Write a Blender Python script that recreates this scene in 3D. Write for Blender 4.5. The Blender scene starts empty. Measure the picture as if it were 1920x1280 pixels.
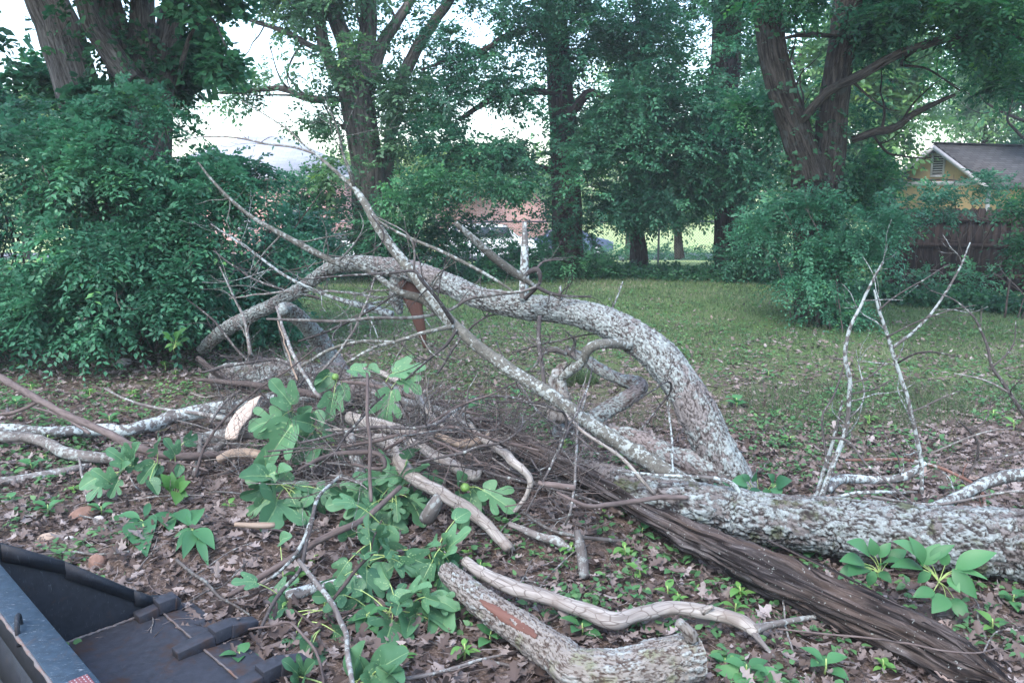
import bpy, math, numpy as np
from mathutils import Vector
R = math.radians
C = bpy.context.scene.collection
sc = bpy.context.scene
rng = np.random.default_rng(7)

# ------------------------------------------------------------------ camera, world, sun, exposure
FPX, PITCH, EYE = 1500.0, R(10.4), 1.95
cam_d = bpy.data.cameras.new('camera'); cam = bpy.data.objects.new('camera', cam_d); C.objects.link(cam)
cam.location = (0, 0, EYE); cam.rotation_euler = (math.pi/2 - PITCH, 0, 0)
cam_d.sensor_width = 36; cam_d.lens = 36*FPX/1920; cam_d.clip_start = 0.05; cam_d.clip_end = 900
sc.camera = cam
SUN_EL, SUN_AZ = 55, -150          # azimuth from +Y (view direction), negative = left
w = bpy.data.worlds.new("World"); sc.world = w; w.use_nodes = True
nt = w.node_tree; bg = nt.nodes['Background']
sky = nt.nodes.new('ShaderNodeTexSky'); sky.sky_type = 'NISHITA'; sky.sun_disc = False
sky.sun_elevation = R(SUN_EL); sky.sun_rotation = R(SUN_AZ)
sky.air_density = 1.15; sky.dust_density = 1.8; sky.ozone_density = 1.0
nt.links.new(sky.outputs[0], bg.inputs[0]); bg.inputs[1].default_value = 0.15
sd = bpy.data.lights.new('sun', 'SUN'); sd.energy = .5; sd.angle = R(25); sd.color = (1.0, .97, .93)
so = bpy.data.objects.new('sun', sd); C.objects.link(so)
sv = Vector((math.sin(R(SUN_AZ))*math.cos(R(SUN_EL)), math.cos(R(SUN_AZ))*math.cos(R(SUN_EL)), math.sin(R(SUN_EL))))
so.rotation_euler = sv.to_track_quat('Z', 'Y').to_euler(); so.location = (0, 0, 30)
sc.view_settings.view_transform = 'Standard'; sc.view_settings.look = 'None'
sc.view_settings.exposure = 2.24; sc.view_settings.gamma = 1
HAZE = .0016
sc.cycles.use_denoising = True; sc.cycles.max_bounces = 6; sc.cycles.diffuse_bounces = 4
sc.cycles.transmission_bounces = 4; sc.cycles.transparent_max_bounces = 4
sc.cycles.sample_clamp_indirect = 4

# ------------------------------------------------------------------ numpy noise
def _h(i, j, k, s=0):
    n = (i.astype(np.int64)*73856093) ^ (j.astype(np.int64)*19349663) ^ (k.astype(np.int64)*83492791) ^ (s*2654435761)
    n = (n ^ (n >> 13)) * 1274126177 & 0x7fffffff
    n = (n ^ (n >> 15)) * 2246822519 & 0x7fffffff
    return ((n ^ (n >> 11)) & 0xffffff) / 16777216.0
def vnoise(P, s=0):
    P = np.asarray(P, float); I = np.floor(P).astype(np.int64); f = P - I; f = f*f*(3-2*f)
    r = 0
    for a in (0, 1):
        for b in (0, 1):
            for c in (0, 1):
                wgt = (f[:, 0] if a else 1-f[:, 0])*(f[:, 1] if b else 1-f[:, 1])*(f[:, 2] if c else 1-f[:, 2])
                r = r + wgt*_h(I[:, 0]+a, I[:, 1]+b, I[:, 2]+c, s)
    return r*2-1
def fbm(P, o=3, s=0):
    r = 0; a = 1.0; t = 0
    for k in range(o):
        r = r + a*vnoise(np.asarray(P)*2**k + k*7.3, s+k); t += a; a *= .5
    return r/t
def worley(P, s=0):
    P = np.asarray(P, float); I = np.floor(P).astype(np.int64)
    f1 = np.full(len(P), 9.0); f2 = f1.copy(); idn = np.zeros(len(P))
    for a in (-1, 0, 1):
        for b in (-1, 0, 1):
            for c in (-1, 0, 1):
                J = I + (a, b, c)
                q = np.stack([J[:, 0]+_h(J[:, 0], J[:, 1], J[:, 2], s+1), J[:, 1]+_h(J[:, 0], J[:, 1], J[:, 2], s+2), J[:, 2]+_h(J[:, 0], J[:, 1], J[:, 2], s+3)], 1)
                d = np.sqrt(((q-P)**2).sum(1)); v = _h(J[:, 0], J[:, 1], J[:, 2], s+4)
                m = d < f1; f2 = np.where(m, f1, np.minimum(f2, d)); idn = np.where(m, v, idn); f1 = np.where(m, d, f1)
    return f1, f2, idn
def sstep(a, b, x):
    t = np.clip((x-a)/(b-a), 0, 1); return t*t*(3-2*t)

# ------------------------------------------------------------------ pixel (1920x1280 photo) -> place in the world
cP, sP = math.cos(PITCH), math.sin(PITCH)
def ray(px, py):
    x = (px-960)/FPX; y = (640-py)/FPX
    return np.array([x, cP + y*sP, -sP + y*cP])
def W(px, py, Y):
    d = ray(px, py); return np.array([0, 0, EYE]) + d*(Y/d[1])
def gh(x, y):
    x = np.asarray(x, float); y = np.asarray(y, float); sh = x.shape
    P = np.stack([x.ravel()*.35, y.ravel()*.35, np.zeros(x.size)], 1)
    z = .035*fbm(P, 3, 3) + .02*fbm(P*5, 2, 9)
    z = z.reshape(sh)
    z = z - 1.3*sstep(23, 37, y)
    z = z + .14*np.exp(-(((x+1.75)/.55)**2 + ((y-4.15)/.3)**2))       # heap of soil and leaves by the bucket
    z = z + .16*np.exp(-(((x-.35)/.6)**2 + ((y-4.35)/.35)**2))       # leaf heap in front of the brush
    return z
def WY(px, py, Y):     # as W, but never under the ground
    return W(px, py, min(Y, Hh(px, py, .035)[1]))
def Hh(px, py, h=0.0):
    """point on the ray at height h above the ground"""
    d = ray(px, py); z = 0.0
    for _ in range(6):
        t = (EYE - h - z)/max(-d[2], 1e-4); p = d*t; z = float(gh(p[0], p[1]))
    return np.array([p[0], p[1], z+h])
def rpx(w, P):      # photo width in px -> radius in metres at P
    return w*.5/FPX*(P[1]*cP + (EYE-P[2])*sP)

LANDM = [((450, 790), 'the bright split wood'), ((330, 915), 'the bright green tuft'), ((130, 1000), 'the soil clods'), ((120, 830), 'the wavy grey limb at the left edge'), ((190, 720), 'the foot of the left shrubs'), ((340, 1120), 'the bucket teeth'),
 ((540, 700), 'the far end of the fallen trunk'), ((600, 930), 'the drooping fig leaves'), ((640, 1100), 'the short whitish limb'), ((820, 1080), 'the lower fig leaves'), ((920, 960), 'the right fig leaf'), ((1090, 1030), 'the upright grey stub'), ((1150, 1180), 'the pale S bent branch'),
 ((1000, 1230), 'the sawn limb'), ((1280, 980), 'the middle of the weathered log'), ((1500, 1120), 'the lower half of the weathered log'), ((1850, 1200), 'the splintered end of the weathered log'), ((1700, 1080), 'the broad leaved weeds'), ((1400, 930), 'the foot of the arch'), ((1400, 720), 'the outer side of the arch'), ((950, 740), 'the ground under the arch'),
 ((1600, 800), 'the upright lichened branches'), ((1860, 830), 'the dark branch at the right edge'), ((700, 1250), 'the bottom centre edge'), ((1380, 1250), 'the broad leaves at the bottom edge'), ((800, 860), 'the middle of the brush pile')]
def near(p):
    p = np.asarray(p, float); d = p-np.array([0, 0, EYE]); f = d[1]*cP-d[2]*sP; px, py = 960+FPX*d[0]/f, 640-FPX*(d[1]*sP+d[2]*cP)/f
    return min(LANDM, key=lambda q: (q[0][0]-px)**2+(q[0][1]-py)**2)[1]
# ------------------------------------------------------------------ object helpers
def tag(o, label=None, cat=None, group=None, kind=None):
    if label: o['label'] = label
    if cat: o['category'] = cat
    if group: o['group'] = group
    if kind: o['kind'] = kind
    return o
def empty(name, loc, label, cat, group=None, rz=0):
    o = bpy.data.objects.new(name, None); C.objects.link(o); o.location = loc; o.rotation_euler = (0, 0, rz)
    o.empty_display_size = .1
    return tag(o, label, cat, group)
def base_of(o):
    b = np.zeros(3)
    while o is not None:
        b = b + np.array(o.location); o = o.parent
    return b
def mk(name, V, F, mat, parent=None, attrs=None, smooth=False, local=False, mats=None):
    V = np.asarray(V, np.float64)
    if not isinstance(F, list): F = [F]
    F = [np.asarray(f, np.int64) for f in F if len(f)]
    me = bpy.data.meshes.new(name)
    if local: org = np.zeros(3)
    elif parent is not None: org = base_of(parent)
    else: org = np.array([V[:, 0].mean(), V[:, 1].mean(), V[:, 2].min()])
    off = np.zeros(3)
    if parent is not None and not local:
        off = V.mean(0) - org; org = V.mean(0)
    me.vertices.add(len(V)); me.vertices.foreach_set('co', (V-org).astype(np.float32).ravel())
    nl = sum(f.size for f in F); npoly = sum(len(f) for f in F)
    me.loops.add(nl); me.polygons.add(npoly)
    me.loops.foreach_set('vertex_index', np.concatenate([f.ravel() for f in F]).astype(np.int32))
    tot = np.concatenate([np.full(len(f), f.shape[1]) for f in F]); st = np.concatenate([[0], np.cumsum(tot)[:-1]])
    me.polygons.foreach_set('loop_start', st.astype(np.int32))
    if smooth: me.polygons.foreach_set('use_smooth', np.ones(npoly, bool))
    for k, a in (attrs or {}).items():
        a = np.asarray(a, np.float32)
        if a.ndim == 2:
            at = me.attributes.new(k, 'FLOAT_VECTOR', 'POINT'); at.data.foreach_set('vector', a.ravel())
        else:
            at = me.attributes.new(k, 'FLOAT', 'POINT'); at.data.foreach_set('value', a)
    for m in (mat if isinstance(mat, (list, tuple)) else [mat]): me.materials.append(m)
    if mats is not None: me.polygons.foreach_set('material_index', np.asarray(mats, np.int32))
    me.update(calc_edges=True)
    o = bpy.data.objects.new(name, me); C.objects.link(o)
    if parent is not None: o.parent = parent; o.location = off if not local else (0, 0, 0)
    else: o.location = org if not local else (0, 0, 0)
    return o
class MB:
    """collects shapes into one mesh"""
    def __init__(s): s.V = []; s.F = {}; s.A = {}; s.n = 0; s.M = {}
    def add(s, V, F, attrs=None, mi=0):
        V = np.asarray(V, float)
        for f in (F if isinstance(F, list) else [F]):
            f = np.asarray(f, np.int64)
            if len(f):
                s.F.setdefault(f.shape[1], []).append(f+s.n); s.M.setdefault(f.shape[1], []).append(np.full(len(f), mi))
        s.V.append(V); n = len(V); s.n += n
        keys = set(s.A) | set(attrs or {})
        for k in keys:
            a = (attrs or {}).get(k)
            if k not in s.A: s.A[k] = [np.zeros((s.n-n,) + (np.asarray(a).shape[1:]))] if s.n-n else []
            if a is None: a = np.zeros((n,) + s.A[k][0].shape[1:])
            s.A[k].append(np.asarray(a, float))
        return s
    def box(s, c, d, rz=0, rx=0, ry=0, bev=0, mi=0):
        d = np.array(d)/2
        v = np.array([[x, y, z] for x in (-1, 1) for y in (-1, 1) for z in (-1, 1)])*d
        f = np.array([[0, 1, 3, 2], [4, 6, 7, 5], [0, 4, 5, 1], [2, 3, 7, 6], [0, 2, 6, 4], [1, 5, 7, 3]])
        s.add(rot(v, rx, ry, rz)+np.array(c), f, mi=mi); return s
    def build(s, name, mat, parent=None, smooth=False, **k):
        V = np.concatenate(s.V); F = [np.concatenate(s.F[q]) for q in s.F]
        mats = np.concatenate([np.concatenate(s.M[q]) for q in s.F]) if isinstance(mat, (list, tuple)) else None
        A = {q: np.concatenate(a) for q, a in s.A.items()}
        return mk(name, V, F, mat, parent, A, smooth, mats=mats, **k)
def rot(v, rx=0, ry=0, rz=0):
    v = np.asarray(v, float)
    if rx: c, q = math.cos(rx), math.sin(rx); v = v @ np.array([[1, 0, 0], [0, c, -q], [0, q, c]]).T
    if ry: c, q = math.cos(ry), math.sin(ry); v = v @ np.array([[c, 0, q], [0, 1, 0], [-q, 0, c]]).T
    if rz: c, q = math.cos(rz), math.sin(rz); v = v @ np.array([[c, -q, 0], [q, c, 0], [0, 0, 1]]).T
    return v
def nrm(a): return a/np.maximum(np.linalg.norm(a, axis=-1, keepdims=True), 1e-9)

# ------------------------------------------------------------------ tubes (trunks, limbs, sticks)
def resample(P, r, step):
    P = np.asarray(P, float); r = np.asarray(r, float); n = len(P)
    if n == 2:
        P = np.array([P[0], (P[0]+P[1])/2, P[1]]); r = np.array([r[0], (r[0]+r[1])/2, r[1]]); n = 3
    Q = np.vstack([2*P[0]-P[1], P, 2*P[-1]-P[-2]]); rq = np.concatenate([[r[0]], r, [r[-1]]])
    seg = np.linalg.norm(np.diff(P, axis=0), axis=1); out = []; ro = []
    for i in range(n-1):
        m = max(2, int(math.ceil(seg[i]/step)))
        t = np.linspace(0, 1, m, endpoint=False)[:, None]
        a, b, c, d = Q[i], Q[i+1], Q[i+2], Q[i+3]
        out.append(.5*((2*b)+(-a+c)*t+(2*a-5*b+4*c-d)*t**2+(-a+3*b-3*c+d)*t**3))
        t = t[:, 0]; ro.append(rq[i+1]*(1-t)+rq[i+2]*t)
    return np.vstack(out+[P[-1:]]), np.concatenate(ro+[r[-1:]])
def tube(P, r, step=.03, k=8, wob=0.0, rough=0.0, plates=None, seed=0, cap=True, jag=0.0, knots=0, flat=1.0):
    """returns V, F(list), attrs.  plates=(size_round, size_along, depth)"""
    P, r = resample(P, r, step); n = len(P)
    if wob:
        Q = P/ max(wob*14, .12) + seed*3.7
        for ax in range(3): P[:, ax] += wob*vnoise(Q, 20+ax)*np.linspace(0, 1, n)**.3
    T = nrm(np.gradient(P, axis=0)); s = np.concatenate([[0], np.cumsum(np.linalg.norm(np.diff(P, axis=0), axis=1))])
    N = np.zeros_like(P); up = np.array([0, 0, 1.0]) if abs(T[0, 2]) < .9 else np.array([0, 1.0, 0])
    N[0] = nrm(up - T[0]*up.dot(T[0]))
    for i in range(1, n): N[i] = nrm(N[i-1] - T[i]*N[i-1].dot(T[i]))
    B = np.cross(T, N); th = np.linspace(0, 2*math.pi, k, endpoint=False)
    TH, S = np.meshgrid(th, s); RR = np.repeat(r[:, None], k, 1)
    tc = np.stack([np.cos(TH)*RR, np.sin(TH)*RR, S], -1).reshape(-1, 3)
    so_ = tc + seed*1.37
    disp = np.zeros(n*k); crk = np.ones(n*k); pid = np.full(n*k, .5)
    if rough: disp += rough*RR.ravel()*fbm(so_/np.array([r.mean()*1.2+.01]*2+[r.mean()*3+.02]), 3, 5)
    if knots:
        for q in range(knots):
            cs = rng.uniform(0, s[-1]); ct = rng.uniform(0, 6.28)
            d2 = ((S-cs)/(r.mean()*.9))**2 + ((np.angle(np.exp(1j*(TH-ct))))/.6)**2
            disp += (.2*RR*np.exp(-d2)).ravel()
    if plates:
        q = so_/np.array([plates[0], plates[0], plates[1]])
        q = q + .45*np.stack([vnoise(so_/plates[0]*.9, 31), vnoise(so_/plates[0]*.9, 32), vnoise(so_/plates[0]*.9, 33)], 1) + .18*np.stack([vnoise(so_/plates[0]*3.1, 34), vnoise(so_/plates[0]*3.1, 35), vnoise(so_/plates[0]*3.1, 36)], 1)
        f1, f2, idn = worley(q, 50); cut = sstep(-.75, .0, fbm(so_/plates[0]*.45, 2, 61)); crk = 1-(1-sstep(.0, .2, f2-f1))*cut; pid = idn
        g1, g2, gid = worley(q*2.3+5, 90); c2 = sstep(0, .12, g2-g1); tilt = (vnoise(q*np.array([2, 2, .8]), 63))
        disp += 1.25*plates[2]*(.8*crk + .75*(idn-.5)*crk + .30*c2*(gid-.2) + .45*tilt + .5*fbm(so_/plates[0]*2.4, 3, 8)) - plates[2]*.6
        crk = np.clip(crk*(.72+.28*c2), 0, 1)
    RR2 = RR + disp.reshape(n, k)
    V = P[:, None, :] + RR2[..., None]*(np.cos(TH)[..., None]*N[:, None, :]*flat + np.sin(TH)[..., None]*B[:, None, :])
    if jag:
        for e, sg in ((0, -1), (n-1, 1)) if jag < 0 else ((n-1, 1),):
            j = abs(jag)*(rng.random(k)-.2); V[e] += sg*T[e]*j[:, None]
    V = V.reshape(-1, 3); i = np.arange(n-1)[:, None]*k; j = np.arange(k)[None]; j2 = (j+1) % k
    F = np.stack([i+j, i+j2, i+k+j2, i+k+j], -1).reshape(-1, 4)
    Fs = [F]
    if cap:
        V = np.vstack([V, P[0]-T[0]*r[0]*(.3 if cap is True else 0), P[-1]+T[-1]*r[-1]*(.3 if cap is True else 0)]); a = n*k
        jj = np.arange(k); Fs.append(np.stack([np.full(k, a), (jj+1) % k, jj], 1))
        Fs.append(np.stack([np.full(k, a+1), (n-1)*k+jj, (n-1)*k+(jj+1) % k], 1))
        tc = np.vstack([tc, [[0, 0, 0], [0, 0, s[-1]]]]); crk = np.append(crk, [1, 1]); pid = np.append(pid, [.5, .5])
    return V, Fs, {'tube': tc, 'crk': crk, 'pid': pid}
def hp(pts):    # (px, py, height above ground, width px)
    P = [Hh(a[0], a[1], a[2]) for a in pts]; return np.array(P), np.array([rpx(a[3], p) for a, p in zip(pts, P)])
def yp(pts):    # (px, py, depth Y, width px)
    P = [W(a[0], a[1], a[2]) for a in pts]; return np.array(P), np.array([rpx(a[3], p) for a, p in zip(pts, P)])
def twigs(mb, P, r, n, length, seed=0, lvl=1, k=5, up=0.2, frac=.45):
    """random side twigs off a limb, in the same mesh"""
    g = np.random.default_rng(seed); Q, rr = resample(P, r, .05); T = nrm(np.gradient(Q, axis=0))
    for _ in range(n):
        i = int(g.uniform(.15, .97)*(len(Q)-1)); L = length*g.uniform(.4, 1.2)
        d = nrm(T[i]*g.uniform(.1, 1.0) + g.normal(0, .7, 3) + np.array([0, 0, up])); pts = [Q[i]]; m = 5
        for q in range(m):
            d = nrm(d + g.normal(0, .22, 3) + np.array([0, 0, .05])); pts.append(pts[-1] + d*L/m)
        pts = np.array(pts); pts[:, 2] = np.maximum(pts[:, 2], .01)
        r0 = min(rr[i]*frac, .009*L/.4+.001); rs = np.linspace(r0, max(.0012, r0*.3), m+1)
        V, F, A = tube(pts, rs, .06, k, seed=seed); mb.add(V, F, A)
        if lvl > 0: twigs(mb, pts, rs, 2, L*.5, seed*7+_+1, lvl-1, 4, up)
def limb(name, pts, mat, parent=None, mode='h', step=.03, k=10, label=None, cat=None, group=None, ntw=0, tl=.4, seed=None, ws=1.0, **kw):
    P, r = (hp if mode == 'h' else yp)(pts); mb = MB(); r = r*np.where(r < .022, .82, 1.0)*ws
    if seed is None: seed = int(abs(pts[0][0]*7+pts[0][1]*13)) % 997
    V, F, A = tube(P, r, step, k, seed=seed, **kw); mb.add(V, F, A)
    if ntw: twigs(mb, P, r, ntw, tl, seed+1)
    o = mb.build(name, mat, parent, smooth=True)
    return tag(o, label, cat, group)

# ------------------------------------------------------------------ leaves, vectorised
LEAF = (np.array([[0, 0, 0], [.3, .2, .035], [.3, .48, .05], [0, .5, 0], [-.3, .48, .05], [-.3, .2, .035], [0, 1, -.12]]),
        np.array([[0, 1, 3], [1, 2, 3], [2, 6, 3], [0, 3, 5], [3, 4, 5], [3, 6, 4]]))
DIAM = (np.array([[0, 0, 0], [.27, .45, .06], [0, 1, -.1], [-.27, .45, .06]]), np.array([[0, 1, 2], [0, 2, 3]]))
TRI = (np.array([[0, 0, 0], [.4, .55, .08], [0, 1, -.06], [-.4, .5, .08]]), np.array([[0, 1, 2], [0, 2, 3]]))
def scatter(tmpl, pos, ydir, zdir, size, wid=1.0, rnd=None):
    T, F = tmpl; y = nrm(ydir); x = nrm(np.cross(y, zdir)); z = np.cross(x, y); n = len(pos); m = len(T)
    size = np.broadcast_to(np.asarray(size, float), (n,)); wid = np.broadcast_to(np.asarray(wid, float), (n,))
    V = pos[:, None, :] + size[:, None, None]*(T[None, :, 0, None]*wid[:, None, None]*x[:, None, :] + T[None, :, 1, None]*y[:, None, :] + T[None, :, 2, None]*z[:, None, :])
    Fo = (np.arange(n)[:, None, None]*m + F[None]).reshape(-1, F.shape[1])
    if rnd is None: rnd = rng.random(n)
    return V.reshape(-1, 3), Fo, {'rnd': np.repeat(rnd, m)}
def sprays(pos, d, L, nl, leaf, seed=0, wid=1.0, droop=.35, tmpl=DIAM, pinnate=True, rn=None):
    """pos (n,3) base of each spray, d direction; nl leaflets along a rachis of length L"""
    g = np.random.default_rng(seed); n = len(pos); d = nrm(d)
    up = nrm(np.array([0, 0, 1.0]) + g.normal(0, .28, (n, 3))); side = nrm(np.cross(d, up)); up = np.cross(side, d)
    ss = g.uniform(.6, 1.3, n); L = L*ss*g.uniform(.85, 1.15, n)
    i = np.arange(nl); t = (i//2+1)/(nl//2+1) if pinnate else g.random(nl); sgn = np.where(i % 2 == 0, 1, -1.0)
    if pinnate: t[-1] = 1.0; sgn[-1] = 0
    t = np.broadcast_to(t, (n, nl)) + g.normal(0, .03, (n, nl))
    p = pos[:, None] + (L[:, None]*t)[..., None]*d[:, None] - (droop*L[:, None]*t**2)[..., None]*np.array([0, 0, 1.0])
    ld = d[:, None]*(.45+.5*(np.abs(sgn) < .5))[None, :, None] + side[:, None]*(sgn*.9)[None, :, None] + g.normal(0, .22, (n, nl, 3)) - np.array([0, 0, .25])
    z = up[:, None] + g.normal(0, .24, (n, nl, 3))
    sz = leaf*ss[:, None]*g.uniform(.75, 1.25, (n, nl))*(1-.25*t)
    rn = (g.random(n) if rn is None else rn)[:, None]*.7 + .3*g.random((n, nl))
    return scatter(tmpl, p.reshape(-1, 3), ld.reshape(-1, 3), z.reshape(-1, 3), sz.ravel(), wid, rn.ravel())
def lobe_pts(lobes, n, seed=0, gap=.0, gs=1.0, pw=2.0):
    g = np.random.default_rng(seed); wt = np.array([l[1][0]*l[1][1]*l[1][2] for l in lobes])**.8*np.array([l[2] if len(l) > 2 else 1 for l in lobes])
    wt /= wt.sum(); k = g.choice(len(lobes), int(n*(1+gap*2.2)), p=wt)
    u = nrm(g.normal(0, 1, (len(k), 3))); rad = g.random(len(k))**(1/pw)
    c = np.array([l[0] for l in lobes], float)[k]; rr = np.array([l[1] for l in lobes], float)[k]
    p = c + u*rad[:, None]*rr*(1+.22*vnoise(u*2.3+k[:, None]*3.1, seed)[:, None]); nm = nrm(u/rr)
    if gap:
        v = fbm(p/gs, 2, seed+5); m = v > (-.45+gap*.9); p, nm = p[m], nm[m]
    m = p[:, 2] > gh(p[:, 0], p[:, 1])+.06; return p[m][:n], nm[m][:n]
def foliage(lobes, n, L=.28, nl=9, leaf=.06, seed=0, gap=.3, gs=.8, droop=.35, tmpl=DIAM, wid=1.0, pw=2.0, pinnate=True, out=.8):
    p, nm = lobe_pts(lobes, n, seed, gap, gs, pw); g = np.random.default_rng(seed+1)
    d = nm*out*np.array([1, 1, .5]) + g.normal(0, .55, p.shape)*np.array([1, 1, .6]) + np.array([0, 0, .1])
    rn = np.clip(.5+.9*fbm(p/(gs*.8)+11, 2, seed+3)+g.normal(0, .13, len(p)), 0, 1)
    return sprays(p, d, L, nl, leaf, seed+2, wid, droop, tmpl, pinnate, rn)
# ------------------------------------------------------------------ materials
class N:
    """small node-graph helper"""
    def __init__(s, name):
        s.m = bpy.data.materials.new(name); s.m.use_nodes = True; s.t = s.m.node_tree; s.t.nodes.clear()
        s.out = s.t.nodes.new('ShaderNodeOutputMaterial')
    def nd(s, kind, ins=None, **pr):
        n = s.t.nodes.new(kind)
        for k, v in pr.items(): setattr(n, k, v)
        for k, v in (ins or {}).items(): s.set(n.inputs[k], v)
        return n
    def set(s, inp, v):
        if isinstance(v, bpy.types.NodeSocket): s.t.links.new(v, inp)
        elif isinstance(v, tuple) and len(v) == 3 and inp.type == 'RGBA': inp.default_value = (*v, 1)
        else: inp.default_value = v
    def attr(s, k, o='Fac'): return s.nd('ShaderNodeAttribute', attribute_name=k).outputs[o]
    def obj(s): return s.nd('ShaderNodeTexCoord').outputs['Object']
    def pos(s): return s.nd('ShaderNodeNewGeometry').outputs['Position']
    def scale(s, v, sc_): return s.nd('ShaderNodeMapping', {'Vector': v, 'Scale': sc_}).outputs[0]
    def noise(s, v, scl, det=4, rough=.55, dist=0.0): return s.nd('ShaderNodeTexNoise', {'Vector': v, 'Scale': scl, 'Detail': det, 'Roughness': rough, 'Distortion': dist}).outputs['Fac']
    def ramp(s, f, stops, interp='LINEAR'):
        n = s.nd('ShaderNodeValToRGB', {'Fac': f}); e = n.color_ramp.elements; n.color_ramp.interpolation = interp
        while len(e) < len(stops): e.new(.5)
        for q, (p, c) in zip(e, stops): q.position = p; q.color = (*c, 1) if isinstance(c, tuple) else (c, c, c, 1)
        return n.outputs['Color']
    def mix(s, f, a, b): 
        n = s.nd('ShaderNodeMix', data_type='RGBA'); s.set(n.inputs[0], f); s.set(n.inputs[6], a); s.set(n.inputs[7], b); return n.outputs[2]
    def math(s, op, a, b=0.0, c=None):
        n = s.nd('ShaderNodeMath', operation=op); s.set(n.inputs[0], a); s.set(n.inputs[1], b)
        if c is not None: s.set(n.inputs[2], c)
        return n.outputs[0]
    def bump(s, h, st=.4, dist=.01): return s.nd('ShaderNodeBump', {'Height': h, 'Strength': st, 'Distance': dist}).outputs[0]
    def bsdf(s, col, rough=.8, spec=.2, nrm_=None, metal=0.0, trans=None, tcol=None):
        i = {'Base Color': col, 'Roughness': rough, 'Specular IOR Level': spec, 'Metallic': metal}
        if nrm_ is not None: i['Normal'] = nrm_
        b = s.nd('ShaderNodeBsdfPrincipled', i).outputs[0]
        if trans:
            tr = s.nd('ShaderNodeBsdfTranslucent', {'Color': tcol if tcol is not None else col}).outputs[0]
            b = s.nd('ShaderNodeMixShader', {0: trans, 1: b, 2: tr}).outputs[0]
        s.t.links.new(b, s.out.inputs[0]); return s.m
def leaf_mat(name, dark, mid, light, trans=.35, rough=.5, spec=.35, tint=None, under=None):
    n = N(name); r = n.attr('rnd'); c = n.ramp(r, [(0, dark), (.5, mid), (.9, light), (1, tint or tuple(a*b for a, b in zip(light, (1.7, 1.35, .8))))])
    f = n.noise(n.obj(), 1.3, 2)
    c = n.mix(n.math('MULTIPLY', n.math('SUBTRACT', f, .4), 1.0), c, dark)
    if under is not None: c = n.mix(n.nd('ShaderNodeNewGeometry').outputs['Backfacing'], c, under)
    tc = n.nd('ShaderNodeHueSaturation', {'Saturation': 1.15, 'Value': 1.25, 'Color': c}).outputs[0]
    return n.bsdf(c, rough, spec, trans=trans, tcol=tc)
def plate_bark(name, crack, dark, light, lichen, la, moss=None, fine=60, lo=.5):
    n = N(name); v = n.attr('tube', 'Vector'); crk = n.attr('crk'); pid = n.attr('pid')
    base = n.mix(n.noise(v, 30, 4), dark, light); base = n.mix(n.math('MULTIPLY', pid, .5), base, light)
    big = n.noise(v, 2.1, 3, .5); med = n.noise(v, 22, 5, .65); fi = n.noise(v, fine, 3, .6)
    lm = n.math('ADD', n.math('MULTIPLY', big, 2.2), n.math('ADD', med, n.math('MULTIPLY', pid, .35)))
    lm = n.ramp(n.math('MULTIPLY', lm, .28), [(lo-la*.5-.022, 0), (lo-la*.5+.022, 1)])
    lcol = n.mix(n.ramp(n.noise(v, 60, 4), [(.35, 0), (.65, 1)]), lichen, tuple(q*.5 for q in lichen))
    c = n.mix(n.math('MULTIPLY', lm, n.math('ADD', n.math('MULTIPLY', crk, .75), .1)), base, lcol)
    if moss: c = n.mix(n.ramp(n.noise(v, 9, 4), [(.56, 0), (.66, .8)]), c, moss)
    c = n.mix(n.ramp(n.math('MULTIPLY', n.noise(n.scale(v, (1, 1, .5)), 75, 4, .7), 1.0), [(.53, 0), (.63, .85)]), c, crack)
    c = n.mix(n.ramp(crk, [(0, 1), (.75, 0)]), c, crack)
    h = n.math('ADD', n.math('MULTIPLY', fi, .5), n.math('ADD', med, n.math('MULTIPLY', lm, .5)))
    return n.bsdf(c, .9, .15, n.bump(h, .7, .006))
def thin_bark(name, dark, light, spot=None, sa=.5, ss=18, stretch=.25, rings=0, bump=.5):
    n = N(name); v = n.attr('tube', 'Vector'); vs = n.scale(v, (1, 1, stretch)); per = n.nd('ShaderNodeObjectInfo').outputs['Random']
    a = n.noise(vs, 45, 5, .6); c = n.mix(n.ramp(a, [(.3, 0), (.7, 1)]), dark, light)
    h = a
    if rings:
        rg = n.noise(n.scale(v, (1, 1, 9)), rings, 2); c = n.mix(n.ramp(rg, [(.55, 0), (.62, .6)]), c, dark); h = n.math('ADD', a, rg)
    if spot:
        m = n.math('ADD', n.math('MULTIPLY', n.noise(v, ss, 4, .65), .6), n.math('MULTIPLY', n.noise(n.scale(v, (1, 1, .5)), ss*.2, 2), .4))
        m = n.ramp(m, [(.5-sa*.2-.02, 0), (.5-sa*.2+.03, 1)]); c = n.mix(m, c, n.mix(n.noise(v, 70, 2), spot, tuple(q*.7 for q in spot))); h = n.math('ADD', h, n.math('MULTIPLY', m, .4))
    c = n.nd('ShaderNodeHueSaturation', {'Value': n.math('ADD', n.math('MULTIPLY', per, .7), .65), 'Color': c}).outputs[0]
    return n.bsdf(c, .85, .2, n.bump(h, bump, .003))
M = {}
M['arch'] = plate_bark('flaky grey bark with lichen', (.030, .024, .022), (.095, .08, .075), (.215, .20, .195), (.30, .35, .34), .07, None)
M['arch2'] = plate_bark('bark thick with pale lichen', (.05, .038, .034), (.12, .10, .09), (.23, .20, .195), (.33, .39, .375), .07)
M['log'] = plate_bark('fissured log bark with lichen', (.022, .018, .017), (.075, .064, .06), (.18, .165, .16), (.29, .335, .33), .01, (.06, .07, .03))
M['cutbark'] = plate_bark('ridged grey bark', (.05, .034, .028), (.14, .12, .105), (.25, .235, .215), (.33, .36, .35), -.03, (.14, .15, .09))
M['lichen_twig'] = thin_bark('grey twig bark with white lichen', (.055, .048, .045), (.15, .14, .135), (.38, .43, .42), .08, 30)
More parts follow.
